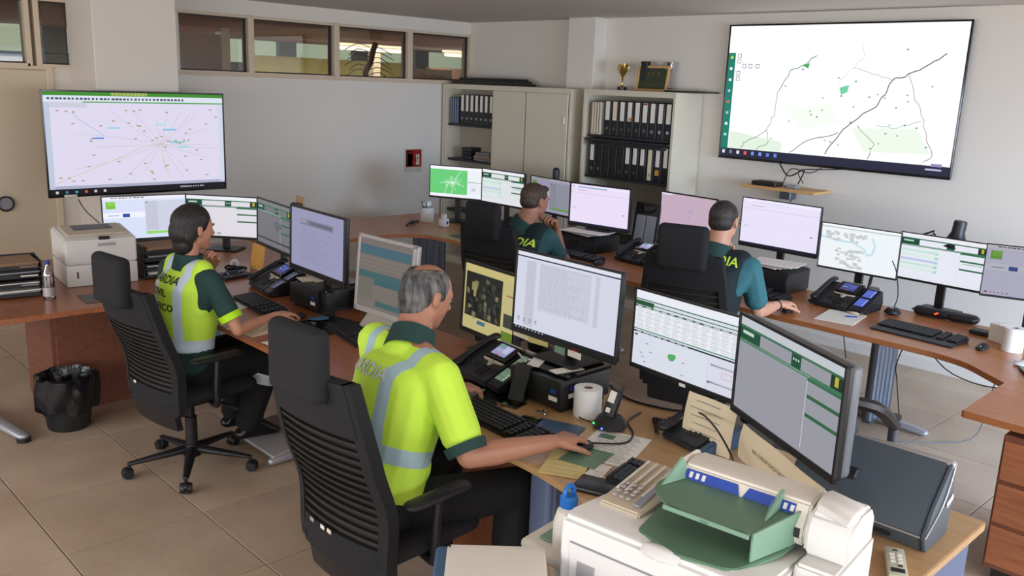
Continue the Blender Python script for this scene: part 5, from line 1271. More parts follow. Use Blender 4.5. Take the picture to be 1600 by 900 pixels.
# first officer at the wall desk
J = dict(label='short brown haired officer in dark green polo leaning chin on hand at the wall desk', skin='skin_tan', hairmat='hair_brown', s=1.02)
J['pel'] = V3(4.06, 4.16, .53); J['nk'] = V3(4.10, 4.13, 1.10); J['axes'] = axes(J['pel'], J['nk'], 4)
J['hd'] = V3(4.165, 4.085, 1.245); J['hf'] = V3(.97, -.10, -.14)
J['shR'] = V3(4.17, 3.955, 1.02); J['shL'] = V3(4.13, 4.33, 1.03); J['elR'] = V3(4.43, 4.05, .80); J['wrR'] = V3(4.36, 4.05, 1.035); J['handR'] = (V3(-.55, .12, .9), V3(-.8, .1, -.3)); J['curlR'] = 55
J['elL'] = V3(4.45, 4.42, .79); J['wrL'] = V3(4.66, 4.36, .79); J['handL'] = (V3(1, -.1, -.05), V3(0, 0, -1))
J['hipR'] = V3(4.1, 4.05, .52); J['hipL'] = V3(4.1, 4.26, .52); J['knR'] = V3(4.5, 4.02, .55); J['knL'] = V3(4.5, 4.32, .55); J['anR'] = V3(4.48, 4.02, .11); J['anL'] = V3(4.48, 4.32, .11); J['toeR'] = V3(1, 0, 0); J['toeL'] = V3(1, 0, 0)
J['shirt'] = 'officer_shirt'; J['sleeve'] = .62; J['collar'] = 'dark_green_cloth'; J['vest'] = ('navy_vest', .42, .70)
J['hair'] = [((-.020, 0, .042), (.098, .081, .086)), ((-.045, 0, .0), (.066, .073, .060)), ((.045, 0, .095), (.040, .055, .022))]
J['text'] = [('GUARDIA', .066, .03, .45), ('CIVIL', .066, .01, .365)]; J['textmat'] = 'letter_yellow'; J['textlabel'] = 'yellow lettering GUARDIA CIVIL'
build_person(J)
office_chair('black office chair of the officer leaning chin on hand', (4.045, 4.115, 0), radians(8), rec=9, base_rot=30, hz=.08)

# second officer at the wall desk
J = dict(label='dark haired officer in teal polo with glasses and wristband, right of centre', skin='skin_pale', hairmat='hair_short_dark', s=1.02)
J['pel'] = V3(4.20, 2.76, .54); J['nk'] = V3(4.255, 2.72, 1.135); J['axes'] = axes(J['pel'], J['nk'], 6)
J['hd'] = V3(4.315, 2.725, 1.285); J['hf'] = V3(.97, .16, -.10)
J['shR'] = V3(4.315, 2.53, 1.05); J['shL'] = V3(4.24, 2.915, 1.06); J['elR'] = V3(4.40, 2.50, .795); J['wrR'] = V3(4.67, 2.53, .79); J['handR'] = (V3(1, -.05, -.05), V3(0, 0, -1)); J['curlR'] = 24
J['elL'] = V3(4.62, 2.94, .79); J['wrL'] = V3(4.50, 2.80, 1.04); J['handL'] = (V3(-.35, -.1, 1), V3(-.9, 0, -.2)); J['curlL'] = 50
J['hipR'] = V3(4.24, 2.65, .52); J['hipL'] = V3(4.22, 2.87, .52); J['knR'] = V3(4.62, 2.6, .55); J['knL'] = V3(4.62, 2.9, .55); J['anR'] = V3(4.6, 2.6, .11); J['anL'] = V3(4.6, 2.9, .11); J['toeR'] = V3(1, 0, 0); J['toeL'] = V3(1, 0, 0)
J['shirt'] = 'officer_shirt_light'; J['sleeve'] = .70; J['collar'] = 'dark_green_cloth'; J['vest'] = ('navy_vest', .62, .72)
J['hair'] = [((-.020, 0, .040), (.096, .080, .086)), ((-.045, 0, .0), (.064, .072, .060))]
J['text'] = [('GUARDIA', .070, .01, .535), ('CIVIL', .070, 0, .43)]; J['textmat'] = 'letter_yellow'; J['textlabel'] = 'yellow lettering GUARDIA CIVIL'
t2, o2, hp2, hr2 = build_person(J)
g = B(o2)
for s in (-1, 1):
    g.tube([hp2(-.02, s * .080, .015), hp2(.03, s * .078, .018), hp2(.085, s * .070, .018)], .0022, n=6)
    g.tube([hp2(.088, s * .012, .02), hp2(.09, s * .03, .03), hp2(.088, s * .058, .02), hp2(.088, s * .055, -.004), hp2(.09, s * .03, -.008), hp2(.09, s * .013, .002), hp2(.088, s * .012, .02)], .0018, n=6)
g.tube([hp2(.094, -.012, .02), hp2(.098, 0, .022), hp2(.094, .012, .02)], .0018, n=6); g.build('glasses', 'black_plastic', t2)
w_ = B(o2); w_.tube([V3(4.655, 2.53 + .032 * cos(a), .79 + .028 * sin(a)) for a in [2 * pi * k / 12 for k in range(13)]], .004, n=6); w_.build('wristband', 'black_plastic', t2)
office_chair('black office chair of the officer with glasses', (4.12, 2.73, 0), radians(18), rec=8, base_rot=12, hz=.13)
# ================================================================== THE WHITE COPIER ON THE NEAR DESK
cp = thing('copier', 'cream white fax copier with green paper trays and blue stripe on the near desk', 'copier', (1.31, 1.165, .731), radians(-83))
b = B(); b.profx([(0, 0), (.40, 0), (.40, .335), (.03, .372), (.008, .362), (0, .34)], 0, .46, bev=.008); b.build('body', 'white_plastic', cp)
b = B(); b.profx([(.0, 0), (.38, 0), (.38, .371), (.15, .371), (.14, .345), (.02, .25), (0, .2)], .462, .545, bev=.006); sd = b.build('side_block', 'white_plastic', cp)
for k in range(4): B().box((.5468, .20, .10 + .02 * k), (.003, .10, .005)).build('vent', 'silver_plastic', sd)
B().box((.23, -.0015, .165), (.40, .003, .30), bev=.001).build('front_panel', 'white_plastic', cp)
fp = B(); fp.box((.075, -.0045, .235), (.045, .003, .085), bev=.001); fp.build('window', 'silver_plastic', cp); B().box((.075, -.0035, .255), (.038, .002, .03)).build('yellow_label', 'yellow_paper', cp)
for z in (.315,): B().box((.23, -.0035, z), (.40, .0012, .003)).build('panel_gap', 'grey_plastic', cp)
B().hull([((.24, .018, .368), (.045, .014, .006)), ((.24, .006, .356), (.045, .012, .006))]).build('latch', 'white_plastic', cp)
b = B(); b.prism(round_poly([(.163, .045, .02), (.27, .012, 0), (.385, .03, .03), (.43, .16, .01), (.44, .30, 0), (.14, .30, 0), (.145, .17, .02)]), .364, .374, bev=.002); b.build('lower_tray', 'tray_green', cp)
b = B(); b.prism(round_poly([(.205, .082, .012), (.30, .068, 0), (.395, .083, .012), (.435, .235, 0), (.155, .235, 0), (.135, .16, .03), (.16, .12, .01)]), .428, .435, bev=.0015)
ut = b.build('upper_tray', 'tray_green', cp)
b = B(); b.box((.30, .0715, .4315), (.19, .004, .010), bev=.001); b.build('tray_lip', 'tray_green_light', ut)
b = B(); b.add([(.395, .084, .375), (.437, .235, .375), (.437, .235, .446), (.395, .084, .435), (.399, .083, .375), (.441, .235, .375), (.441, .235, .446), (.399, .083, .435)], [(0, 1, 2, 3), (7, 6, 5, 4), (0, 4, 5, 1), (1, 5, 6, 2), (2, 6, 7, 3), (3, 7, 4, 0)]); b.build('tray_side', 'tray_green_light', ut)
for u0, u1, sg in ((.155, .158, 1), (.395, .41, -1)):
    b = B(); b.add([(u0, .15, .436), (u0, .24, .436), (u0, .235, .475), (u0 + sg * .004, .15, .436), (u0 + sg * .03, .24, .436), (u0 + sg * .006, .235, .475)], [(0, 1, 2), (5, 4, 3), (0, 3, 4, 1), (1, 4, 5, 2), (2, 5, 3, 0)]); b.build('paper_guide', 'tray_green_light', ut)
b = B(); b.profx([(.215, .375), (.335, .37), (.342, .44), (.325, .462), (.27, .470), (.235, .462), (.218, .432), (.205, .405)], .165, .455, bev=.005); fd = b.build('feeder', 'cream_plastic', cp)
b = B(); b.profx([(.195, .372), (.35, .372), (.35, .43), (.325, .460), (.26, .468), (.215, .455), (.195, .425)], .458, .548, bev=.008); b.build('feeder_end', 'white_plastic', fd)
b = B(); b.hull([((.47, .27, .462), (.010, .05, .018)), ((.535, .26, .455), (.010, .055, .016))]); b.build('hinge_bump', 'white_plastic', fd)
b = B(); b.hull([((.155, y, z), (.012, .02, .02)) for y, z in ((.235, .395), (.315, .395), (.25, .448), (.31, .448))]); b.build('feeder_left_cap', 'cream_plastic', fd)
SL = T(0, .2105, .4705) @ R('X', -40)
nrm = math.degrees(atan2(.035, .030))
S2 = T(0, .1905, .4300) @ R('X', 0)
b = B(); # blue stripe along the front face of the feeder
def fface(u, h): # point on the slanted front face: h 0..1 from (.195,.455) to (.225,.49)
    return (u, .2180 + .017 * h - .0015, .4340 + .028 * h + .0008)
b.add([fface(.175, .05), fface(.305, .05), fface(.296, .75), fface(.175, .75)], [(0, 1, 2, 3)]); b.build('blue_stripe', 'blue_ink', fd)
b = B(); b.add([fface(.312, .05), fface(.425, .05), fface(.425, .75), fface(.322, .75)], [(0, 1, 2, 3)]); b.build('blue_stripe', 'blue_ink', fd)
for u in (.185, .20, .215, .40, .415):
    b = B(); p0, p1, p2, p3 = [Vector(fface(u + du, hh)) + Vector((0, -.0008, .0006)) for du, hh in ((0, .2), (.008, .2), (.008, .6), (0, .6))]; b.add([p0, p1, p2, p3], [(0, 1, 2, 3)]); b.build('white_mark', 'white_plastic', fd)
B().box((.305, .216, .405), (.28, .02, .02)).build('feed_slot', 'charcoal', fd)
b = B(R('X', 0)); b.profx([(.10, .355), (.31, .355), (.31, .405), (.10, .377)], .03, .135, bev=.004); pn = b.build('control_panel', 'beige_plastic', cp)
PM = T(.082, .205, .394) @ R('X', 7.6)
for k in range(4): B(PM).box((-.038 + .022 * k, .02, .003), (.006, .14, .006), bev=.001).build('ridge', 'cream_plastic', pn)
b = B(PM)
for i in range(3):
    for j in range(4): b.box((-.028 + .018 * i, -.075 + .018 * j, .004), (.011, .011, .006), bev=.002)
b.build('keys', 'silver_plastic', pn, kind='stuff'); B(PM).box((.036, -.04, .003), (.016, .10, .005), bev=.001).build('display', 'grey_plastic', pn)
b = B(); b.hull([((-.145, .075, .212), (.014, .014, .016)), ((-.145, .19, .212), (.014, .014, .016)), ((0, .06, .205), (.01, .014, .020)), ((0, .20, .205), (.01, .014, .020))]); b.build('side_tray', 'cream_plastic', cp)
B().box((-.07, .135, .2325), (.10, .09, .003)).build('tray_sheet', 'tray_green_light', cp)
t = thing('bottle', 'pale bottle with bright blue loop cap behind the copier\'s left corner', 'bottle', (1.415, 1.235, .731))
B().lathe((0, 0, 0), [(0, 0), (.030, 0), (.034, .01), (.034, .285), (.026, .315), (.017, .322), (.017, .335), (0, .335)], 24).build('flask', 'cream_plastic', t)
c_ = B().lathe((0, 0, .325), [(0, 0), (.021, 0), (.0215, .003), (.0215, .022), (.017, .028), (0, .028)], 24).build('cap', 'blue_plastic', t)
B().tube([(-.016, 0, .35), (-.013, 0, .368), (0, 0, .376), (.013, 0, .368), (.016, 0, .35)], .0055, n=8).build('loop', 'blue_plastic', c_)
t = thing('remote_control', 'pale green grey remote control on the near end of the tan desk', 'remote', (2.335, .825, .731), radians(-63))
b = B(); b.box((0, 0, .012), (.052, .165, .022), bev=.005, seg=2); b.build('case', 'sign_white', t)
b = B()
for i in range(2):
    for j in range(3): b.box((-.010 + .02 * i, -.005 + .02 * j, .0235), (.013, .012, .003), bev=.001)
b.build('buttons', 'paper', t, kind='stuff'); B().box((0, -.055, .0235), (.036, .02, .003)).build('display', 'charcoal', t); B().box((0, .06, .0235), (.012, .006, .003)).build('power_button', 'charcoal', t); B().box((0.008, -.028, .0235), (.012, .008, .003)).build('centre_button', 'charcoal', t)
# blue crate and white box at the bottom of the frame
t = thing('blue_folder_box', 'blue cloth covered box at the bottom edge, under the white cardboard', 'box', (1.145, 1.215, .731), radians(-43))
b = B(); b.hull([((x, y, z), .012) for x in (-.105, .105) for y in (-.16, .118) for z in (.012, .245)]); b.build('shell', 'blue_cloth', t)
t = thing('white_cardboard', 'blank white cardboard box lid at the bottom edge of the view', 'box lid', (1.155, 1.21, .990), radians(-43))
b = B(); b.profx([(-.17, 0), (.105, 0), (.105, .012), (.07, .018), (-.17, .018)], -.10, .115, bev=.004); b.build('lid', 'paper', t)
B().box((-.094, .085, .0185), (.004, .01, .001)).build('mark', 'ink', t)

# ================================================================== THINGS ON THE NEAR DESK
def sheet(name, label, x, y, rz, w, d, m_, cat='paper', z=Z + .0006, lines=0, marks=None, group=None):
    t = B().box((0, 0, 0), (w, d, .0012)).build(name, m_, None, label=label, cat=cat, group=group, loc=(x, y, z), rz=rz)
    if lines:
        q = B()
        for k in range(lines): q.box((0, d * (.42 - .84 * k / max(1, lines - 1)), .0008), (w * (.62 + .2 * ((k * 7) % 3) / 3), d * .012, .0004))
        q.build('print_lines', 'grey_plastic', t, kind='stuff')
    return t
s1 = sheet('printed_sheet', 'printed sheet with green emblem under the mouse on the tan desk', 2.36, 1.87, radians(-70), .21, .29, 'paper', lines=18)
B().box((-.05, .085, .001), (.06, .04, .0006)).build('green_print', 'tray_green', s1)
sheet('yellow_form', 'pale yellow form sticking out over the desk edge', 2.125, 1.875, radians(-62), .15, .21, 'yellow_paper', lines=6, z=Z + .0022)
sheet('mouse_mat', 'dark green printed card under the man\'s hand', 2.22, 1.87, radians(-75), .14, .16, 'tray_green', 'mat', z=Z + .0036)
sheet('card', 'small white card between the yellow form and black keypad', 2.16, 1.765, radians(-70), .06, .13, 'paper', 'card', lines=3, z=Z + .002)
sheet('clear_sheet', 'see through plastic sheet with paper left of the black computer', 2.33, 2.60, radians(-80), .30, .26, 'clear_sheet', 'sheet', z=Z + .001)
sheet('printed_sheet', 'pale green paper below the desk phone of the man', 2.27, 2.66, radians(-70), .20, .22, 'tray_green_light', lines=8, z=Z + .003)
t = thing('wallet_folder', 'blue patterned plastic pocket beside the keyboard on the tan desk', 'folder', (2.335, 2.12, Z), radians(20))
B().box((0, 0, .003), (.12, .19, .006), bev=.002).build('pocket', 'mat_blue', t); B().box((.0, .12, .004), (.10, .09, .006), bev=.002).build('photo_strip', 'clear_sheet', t)
t = thing('keys', 'small bunch of keys on the blue pocket', 'keys', (2.385, 2.24, Z + .008))
for k in range(4): B(R('Z', 50 * k)).box((.018, 0, .003 + .003 * k), (.035, .007, .002)).build('key', 'chrome', t)
B().tube([(.012 * cos(a), .012 * sin(a), .006) for a in [2 * pi * k / 10 for k in range(11)]], .0012, n=5).build('ring', 'chrome', t)
t = thing('smartphone', 'black smartphone leaning upright on a clear stand', 'phone', (2.40, 2.41, Z), radians(-80))
Ms = T(0, .02, .085) @ R('X', -22)
b = B(Ms); b.box((0, 0, 0), (.076, .009, .158), bev=.004, seg=2); b.build('case', 'gloss_black', t); B(Ms).box((0, -.005, 0), (.070, .001, .150)).build('screen', 'charcoal', t)
b = B(); b.box((0, -.02, .004), (.08, .08, .006), bev=.002); b.box((0, .045, .05), (.06, .004, .10), rot=R('X', -22)); b.build('stand', 'clear_sheet', t)
t = thing('pen', 'pale blue pen resting against the top of the small black computer', 'pen', (2.50, 2.49, .885), radians(60))
B().cyl((-.06, 0, .006), (.05, 0, .006), .0045, n=10).build('barrel', 'sky_panel' if False else 'sign_white', t); B().cyl((.05, 0, .006), (.07, 0, .006), .0045, .001, n=10).build('tip', 'chrome', t)
def roll(label, loc, h=.115, r=.056):
    t = thing('paper_roll', label, 'paper roll', loc)
    B().lathe((0, 0, 0), [(.019, 0), (r, 0), (r, h), (.019, h), (.019, 0)], 36).build('paper', 'tissue', t)
    B().lathe((0, 0, 0), [(.0165, .001), (.0188, .001), (.0188, h - .001), (.0165, h - .001), (.0165, .001)], 24).build('core', 'cardboard', t)
roll('white paper roll between the black computer and the radio charger', (2.535, 2.145, Z))
roll('white paper roll at the right edge of the wall desk', (5.03, 1.36, Z), .125, .052)
t = thing('radio_charger', 'black round charger with radio handset and green and blue lights', 'charger', (2.50, 2.00, Z), radians(-78))
b = B(); b.hull([((0, 0, .012), (.068, .062, .012)), ((0, .01, .035), (.055, .045, .02))], 3); b.build('base', 'black_plastic', t)
Mh = T(0, .012, .085) @ R('X', -18) @ R('Y', 8)
b = B(Mh); b.box((0, 0, 0), (.052, .030, .125), bev=.009, seg=2); b.cyl((.016, .004, .06), (.016, .004, .085), .006, n=10); hs = b.build('handset', 'charcoal', t)
B(Mh).box((-.004, -.0155, .035), (.028, .002, .045)).build('white_label', 'paper', hs); B(Mh).box((-.004, -.0155, -.018), (.018, .002, .018)).build('white_label', 'paper', hs)
B().ball((-.045, -.045, .022), .0045, 1).build('green_light', 'led_green', t); B().ball((.0, -.062, .016), .0045, 1).build('blue_light', 'led_blue', t)
B().tube([(-.05, -.03, .015), (-.14, .01, .006), (-.22, .10, .006), (-.26, .20, .008)], .0025, n=6).build('cord', 'cable', t)
# old telephone
t = thing('old_telephone', 'dark telephone with coiled cord under the monitor with hanging sheet', 'phone', (2.66, 1.70, Z), radians(-100))
b = B(); b.profx([(-.10, 0), (.10, 0), (.10, .075), (.04, .07), (-.10, .025)], -.10, .085, bev=.008); b.build('body', 'charcoal', t)
b = B(); b.profx([(-.10, 0), (.10, 0), (.10, .072), (.04, .067), (-.10, .022)], .088, .115, bev=.004); b.build('side_panel', 'mat_blue', t)
b = B(); b.hull([((-.085, .085, .11), (.03, .026, .018)), ((-.085, .03, .098), (.02, .02, .014))]); b.hull([((-.085, .03, .098), (.02, .02, .014)), ((-.085, -.05, .062), (.02, .02, .014))]); b.hull([((-.085, -.05, .062), (.02, .02, .014)), ((-.085, -.105, .052), (.03, .026, .018))]); b.build('handset', 'black_plastic', t)
b = B(T(.02, -.02, .0485) @ R('X', 19))
for i in range(3):
    for j in range(4): b.box((-.03 + .022 * i, -.03 + .018 * j, .003), (.014, .011, .006), bev=.002)
b.build('keys', 'black_plastic', t, kind='stuff')
pts = []
for k in range(120):
    u = k / 119; cx_ = -.11 - .10 * sin(u * pi) - .02 * u; cy_ = -.11 + .17 * u + .02 * sin(u * 6); a = k * 1.1
    pts.append((cx_ + .009 * cos(a), cy_, .014 + .009 * sin(a)))
B().tube(pts, .0028, n=5, smooth=False).build('coiled_cord', 'cable', t)
# keypad and pouch in front of the copier
keyboard('short black keypad half hidden behind the copier', (2.22, 1.655, Z), radians(12), w=.19, d=.12)
t = thing('black_pouch', 'flat black pouch beside the short keypad', 'pouch', (2.06, 1.69, Z), radians(20)); B().box((0, 0, .008), (.11, .13, .016), bev=.005, seg=2).build('cover', 'leather_black', t); B().tube([(.058, -.06, .018), (.058, .06, .018)], .0018, n=5).build('edging', 'silver_plastic', t)
# hanging sheets below the two monitors
def hang(label, yaw, pos_, x0, x1, z0, z1, y_, m_='cream_paper', lean=0, lines=6, txt=None, rot=0):
    t = thing('hanging_sheet', label, 'paper', (pos_[0], pos_[1], .731), face_angle(yaw), 'sheets hanging from monitors')
    w, h = x1 - x0, z1 - z0; vs = []; fs = []; n = 8
    Mr = T((x0 + x1) / 2, y_, z1) @ R('Y', rot) @ R('X', lean)
    for s in (0, .0012):
        for i in range(n + 1):
            for j in range(n + 1): vs.append((-w / 2 + w * i / n, -s - .006 * sin(j / n * 3.2) - .003 * sin(i * 1.3), -h * j / n))
    q = (n + 1) ** 2
    for i in range(n):
        for j in range(n): a = i * (n + 1) + j; fs.append((a, a + 1, a + n + 2, a + n + 1)); fs.append((q + a, q + a + n + 1, q + a + n + 2, q + a + 1))
    B(Mr).add(vs, fs).build('sheet', m_, t, smooth=60)
    lb = B(Mr)
    if txt:
        for k, (s_, sz, zz) in enumerate(txt):
            t_ = B(Mr); text_into(t_, s_, sz, T(-w * .30, -.0125, -h * zz) @ R('X', 90)); t_.build('lettering', 'ink', t, smooth=0)
    if lines:
        for k in range(lines): lb.box((-.01, -.0095 - .002 * sin(k), -h * (.12 + .75 * k / lines)), (w * (.5 + .3 * ((k * 5) % 3) / 3), .0006, .0022))
        lb.build('print_lines', 'grey_plastic', t, kind='stuff')
    return t
hang('cream printed sheet hanging below the green table monitor', -186.5, (2.68, 1.80), .045, .27, .0, .185, -.018, lean=-8, lines=5)
hang('long cream notice with capital letters under the nearest monitor', -209.3, (2.47, 1.29), -.17, .30, .055, .175, -.022, lean=-4, lines=0, txt=[('NO CURSAR NADA EN ESTE ORDENADOR', .0175, .52)], rot=2)
t = thing('cable_plug', 'black cable end with clip standing behind the copier feeder', 'cable', (2.42, 1.40, Z))
B().cyl((0, 0, 0), (0, 0, .02), .012, n=12).cyl((0, 0, .02), (0, 0, .05), .008, .005, n=12).build('plug', 'black_plastic', t); B().box((.05, -.03, .008), (.04, .03, .014), bev=.003).build('clip', 'silver_plastic', t)
B().tube([(0, 0, .05), (.0, .02, .11), (.08, .14, .15), (.22, .30, .12), (.28, .42, .06)], .0035, n=6).build('cord', 'cable', t)
for (p_, lab, m_) in (
    ([(2.30, 1.93, .745), (2.42, 1.86, .736), (2.52, 1.90, .735), (2.60, 1.99, .735), (2.72, 2.02, .735)], 'thin black mouse cable crossing the printed sheet', 'cable'),
    ([(2.66, 1.13, .85), (2.60, 1.05, .80), (2.58, 1.00, .80), (2.44, .97, .745), (2.30, 1.02, .738)], 'black cable loop hanging from the monitor arm beside the scanner', 'cable'),
    ([(2.44, 1.95, .60), (2.46, 1.98, .3), (2.42, 1.96, .06)], 'dark cable hanging along the blue desk leg', 'cable'),
    ([(2.86, 2.3, .74), (2.80, 2.15, .737), (2.82, 2.0, .737), (2.86, 1.9, .74)], 'thick black cable coiled behind the paper roll', 'cable'),
    ([(5.40, 2.0, .70), (5.45, 2.1, .40), (5.36, 2.05, .30), (5.42, 2.02, .02)], 'black cable hanging beside the steel column leg at right', 'cable'),
    ([(5.44, 1.2, .66), (5.40, 1.45, .42), (5.40, 1.75, .42), (5.42, 1.95, .56)], 'sagging black cable under the right wall desk', 'cable'),
    ([(5.44, 1.5, .66), (5.46, 1.55, .3), (5.40, 1.6, .05), (5.1, 1.9, .008), (4.7, 1.75, .008)], 'grey cable dropping to the floor tiles at right', 'cable_grey'),
    ([(5.44, 2.5, .68), (5.46, 2.45, .4), (5.44, 2.35, .02)], 'thin grey cable left of the steel column leg', 'cable_grey'),
    ([(5.46, 2.75, .70), (5.42, 2.72, .55), (5.45, 2.66, .68), (5.42, 2.62, .52), (5.46, 2.56, .70)], 'looped cable bundle under the desk near the teal officer', 'cable'),
    ([(2.20, 6.88, 1.05), (2.25, 6.86, .95), (2.35, 6.6, .80), (2.36, 6.32, .736)], 'thin cable hanging below the left wall television', 'cable'),
    ([(6.68, 3.75, 1.46), (6.62, 3.62, 1.36), (6.64, 3.50, 1.42), (6.66, 3.55, 1.30)], 'bundle of black cables between the big screen and shelf', 'cable'),
    ([(6.68, 3.35, 1.46), (6.64, 3.45, 1.40), (6.62, 3.60, 1.42), (6.62, 3.66, 1.30)], 'second black cable looping down from the big screen', 'cable'),
    ([(6.69, 3.05, 1.47), (6.66, 3.3, 1.44), (6.66, 3.55, 1.41), (6.65, 3.50, 1.31)], 'long thin cable running right under the big screen', 'cable')):
    B().tube(p_, .0055 if 'thick' in lab or 'bundle' in lab else .0038, n=6).build('cable', m_, None, label=lab, cat='cable')
# wall shelf with router
t = thing('wall_shelf', 'small pine shelf on a bracket under the big wall screen', 'shelf', (6.62, 3.64, 1.255))
B().box((0, 0, 0), (.28, .66, .022), bev=.003).build('board', 'pine', t)
b = B(); b.box((.06, .0, -.05), (.10, .10, .08), bev=.004); b.tube([(.12, 0, -.11), (.0, 0, -.02)], .008, n=6); b.build('bracket', 'steel', t)
t = thing('router', 'black network box lying on the pine wall shelf', 'router', (6.60, 3.79, 1.267)); B().box((0, 0, .018), (.14, .22, .034), bev=.005).build('case', 'black_plastic', t); B().box((.0, .0, .0365), (.08, .12, .003)).build('vent', 'charcoal', t)
t = thing('power_adapter', 'grey adapter block beside the network box on the shelf', 'adapter', (6.60, 3.56, 1.267)); B().box((0, 0, .014), (.06, .09, .027), bev=.004).build('block', 'grey_plastic', t); B().box((.0, .055, .012), (.02, .03, .01)).build('plug', 'black_plastic', t)

# ================================================================== WALL DESK THINGS
t = thing('white_pot', 'white pot holding pens on the far corner desk', 'pot', (5.08, 6.38, Z))
B().lathe((0, 0, 0), [(0, 0), (.06, 0), (.068, .13), (.062, .13), (.055, .01), (0, .01)], 28).build('pot', 'white_plastic', t)
for k, (a, m_) in enumerate(((.2, 'paper'), (1.4, 'red_ink'), (2.6, 'ink'), (3.9, 'blue_ink'))): B().tube([(.01 * cos(a), .01 * sin(a), .02), (.05 * cos(a), .05 * sin(a), .19)], .005, n=6).build('pen', m_, t)
B().hull([((0, 0, .16), (.045, .04, .03))]).build('tissue', 'tissue', t)
t = thing('power_cube', 'white cube plug adapter with blue button on the far corner desk', 'adapter', (5.03, 6.07, Z), radians(15))
B().box((0, 0, .035), (.07, .07, .07), bev=.006, seg=2).build('cube', 'white_plastic', t); B().box((0, 0, .09), (.04, .04, .04), bev=.004).build('top_block', 'white_plastic', t)
B(T(.0, -.036, .035) @ R('X', 90)).cyl((0, 0, -.001), (0, 0, .003), .014, n=16).build('button', 'blue_ink', t)
t = thing('key_bunch', 'tangled black keys and strap lying on the far corner desk', 'keys', (4.88, 6.32, Z), radians(30))
B().tube([(-.16, 0, .006), (-.08, .02, .012), (-.03, -.02, .02), (.03, .03, .018), (.10, 0, .008), (.17, .03, .006)], .009, n=6).build('strap', 'black_plastic', t)
for k in range(4): B(R('Z', 40 * k + 10)).box((.02, 0, .006 + .006 * k), (.05, .014, .005), bev=.001).build('key', 'charcoal', t)
sheet('desk_pad', 'dark desk pad beside the first chair on the far corner desk', 4.87, 5.50, radians(80), .34, .26, 'charcoal', 'pad')
t = thing('desk_hub', 'small dark device with violet light behind the first chair', 'device', (5.15, 5.68, Z)); B().box((0, 0, .02), (.10, .10, .038), bev=.008, seg=2).build('case', 'black_plastic', t); B().ball((-.052, .0, .02), .007, 1).build('violet_light', 'led_blue', t)
t = thing('document_stand', 'dark document stand with grey sheets between two wall desk monitors', 'stand', (5.44, 4.15, Z), radians(-90))
b = B(T(0, 0, 0) @ R('X', -8)); b.box((0, 0, .22), (.24, .012, .40), bev=.003); b.build('board', 'black_plastic', t)
B(R('X', -8)).box((-.05, -.009, .19), (.09, .004, .26)).build('sheet', 'grey_plastic', t); B(R('X', -8)).box((.05, -.009, .19), (.09, .004, .26)).build('sheet', 'grey_plastic', t); B().box((0, .03, .012), (.24, .16, .022), bev=.004).build('base', 'black_plastic', t)
B(R('X', -8)).hull([((-.04, -.012, .39), (.03, .008, .02)), ((.05, -.012, .39), (.03, .008, .02)), ((0, -.014, .35), (.05, .008, .01))]).build('dark_cloth', 'leather_black', t)
t = thing('desk_camera', 'black cylindrical camera standing above the dim lilac monitor', 'camera', (5.47, 5.13, Z), 0)
B().cyl((0, 0, 0), (0, 0, .015), .05, n=20).build('foot', 'black_plastic', t); B().cyl((0, 0, .015), (0, 0, .49), .010, n=10).build('pole', 'black_plastic', t); B().hull([((0, 0, .50), .027), ((0, 0, .57), .030)], 3).build('head', 'black_plastic', t)
t = thing('desk_lamp', 'black jointed desk lamp behind the monitors at the right', 'lamp', (5.62, 1.72, Z))
B().cyl((0, .70, 0), (0, .70, .02), .06, n=24).build('base', 'black_plastic', t)
for dx in (-.012, .012): B().tube([(dx, .70, .02), (dx, .66, .33)], .006, n=6, smooth=False).build('arm', 'black_plastic', t); B().tube([(dx, .66, .33), (dx, .34, .475 + dx)], .006, n=6, smooth=False).build('arm', 'black_plastic', t)
B().tube([(0, .34, .475), (0, .29, .43), (0, .20, .46)], .006, n=6, smooth=False).build('arm', 'black_plastic', t)
B(T(0, .20, .47) @ R('X', 6)).lathe((0, 0, 0), [(0, .10), (.035, .10), (.038, .09), (.038, .03), (.05, .0), (.08, -.06), (.077, -.06), (.047, .0), (.034, .03), (.034, .09), (0, .09)], 28).build('lamp_shade', 'black_plastic', t)
t = thing('notepad', 'white clipboard sheet with pen in front of the blue lit desk phone', 'paper', (4.93, 2.26, Z), radians(-80))
B().box((0, 0, .002), (.22, .30, .004)).build('sheet', 'paper', t); B().tube([(.02, .02, .008), (.08, .05, .009)], .004, n=6).build('pen', 'blue_ink', t)
B().hull([((.05, .13, .012), (.04, .02, .008)), ((.01, .15, .01), (.02, .02, .006))]).build('crumpled_note', 'cream_paper', t)
t = thing('radio_charger', 'small black charger cup with wire right of the blue lit desk phone', 'charger', (5.27, 2.10, Z)); B().hull([((0, 0, .015), (.05, .05, .015)), ((0, 0, .035), (.04, .035, .012))], 3).build('base', 'black_plastic', t); B().box((-.02, 0, .047), (.02, .02, .006)).build('contact', 'silver_plastic', t); B().tube([(.01, 0, .04), (.02, -.01, .12), (.08, .04, .24), (.14, .10, .30)], .003, n=6).build('cord', 'cable', t)
t = thing('speaker_bar', 'lumpy black device with orange light behind the keyboard at the right', 'device', (5.42, 1.86, Z), radians(-85))
B().hull([((-.14, 0, .03), (.03, .035, .03)), ((.02, 0, .03), (.03, .04, .028))], 3).build('case', 'black_plastic', t); B().hull([((.06, .0, .03), (.05, .05, .03)), ((.16, 0, .03), (.04, .05, .028))], 3).build('second_case', 'black_plastic', t); B().box((-.03, -.040, .035), (.022, .004, .008), rot=R('Y', -25)).build('orange_light', 'led_red', t)
t = thing('dark_tray', 'flat dark tray right of the lumpy black device', 'tray', (5.25, 1.56, Z)); B().box((0, 0, .012), (.08, .16, .022), bev=.004).build('tray', 'charcoal', t)
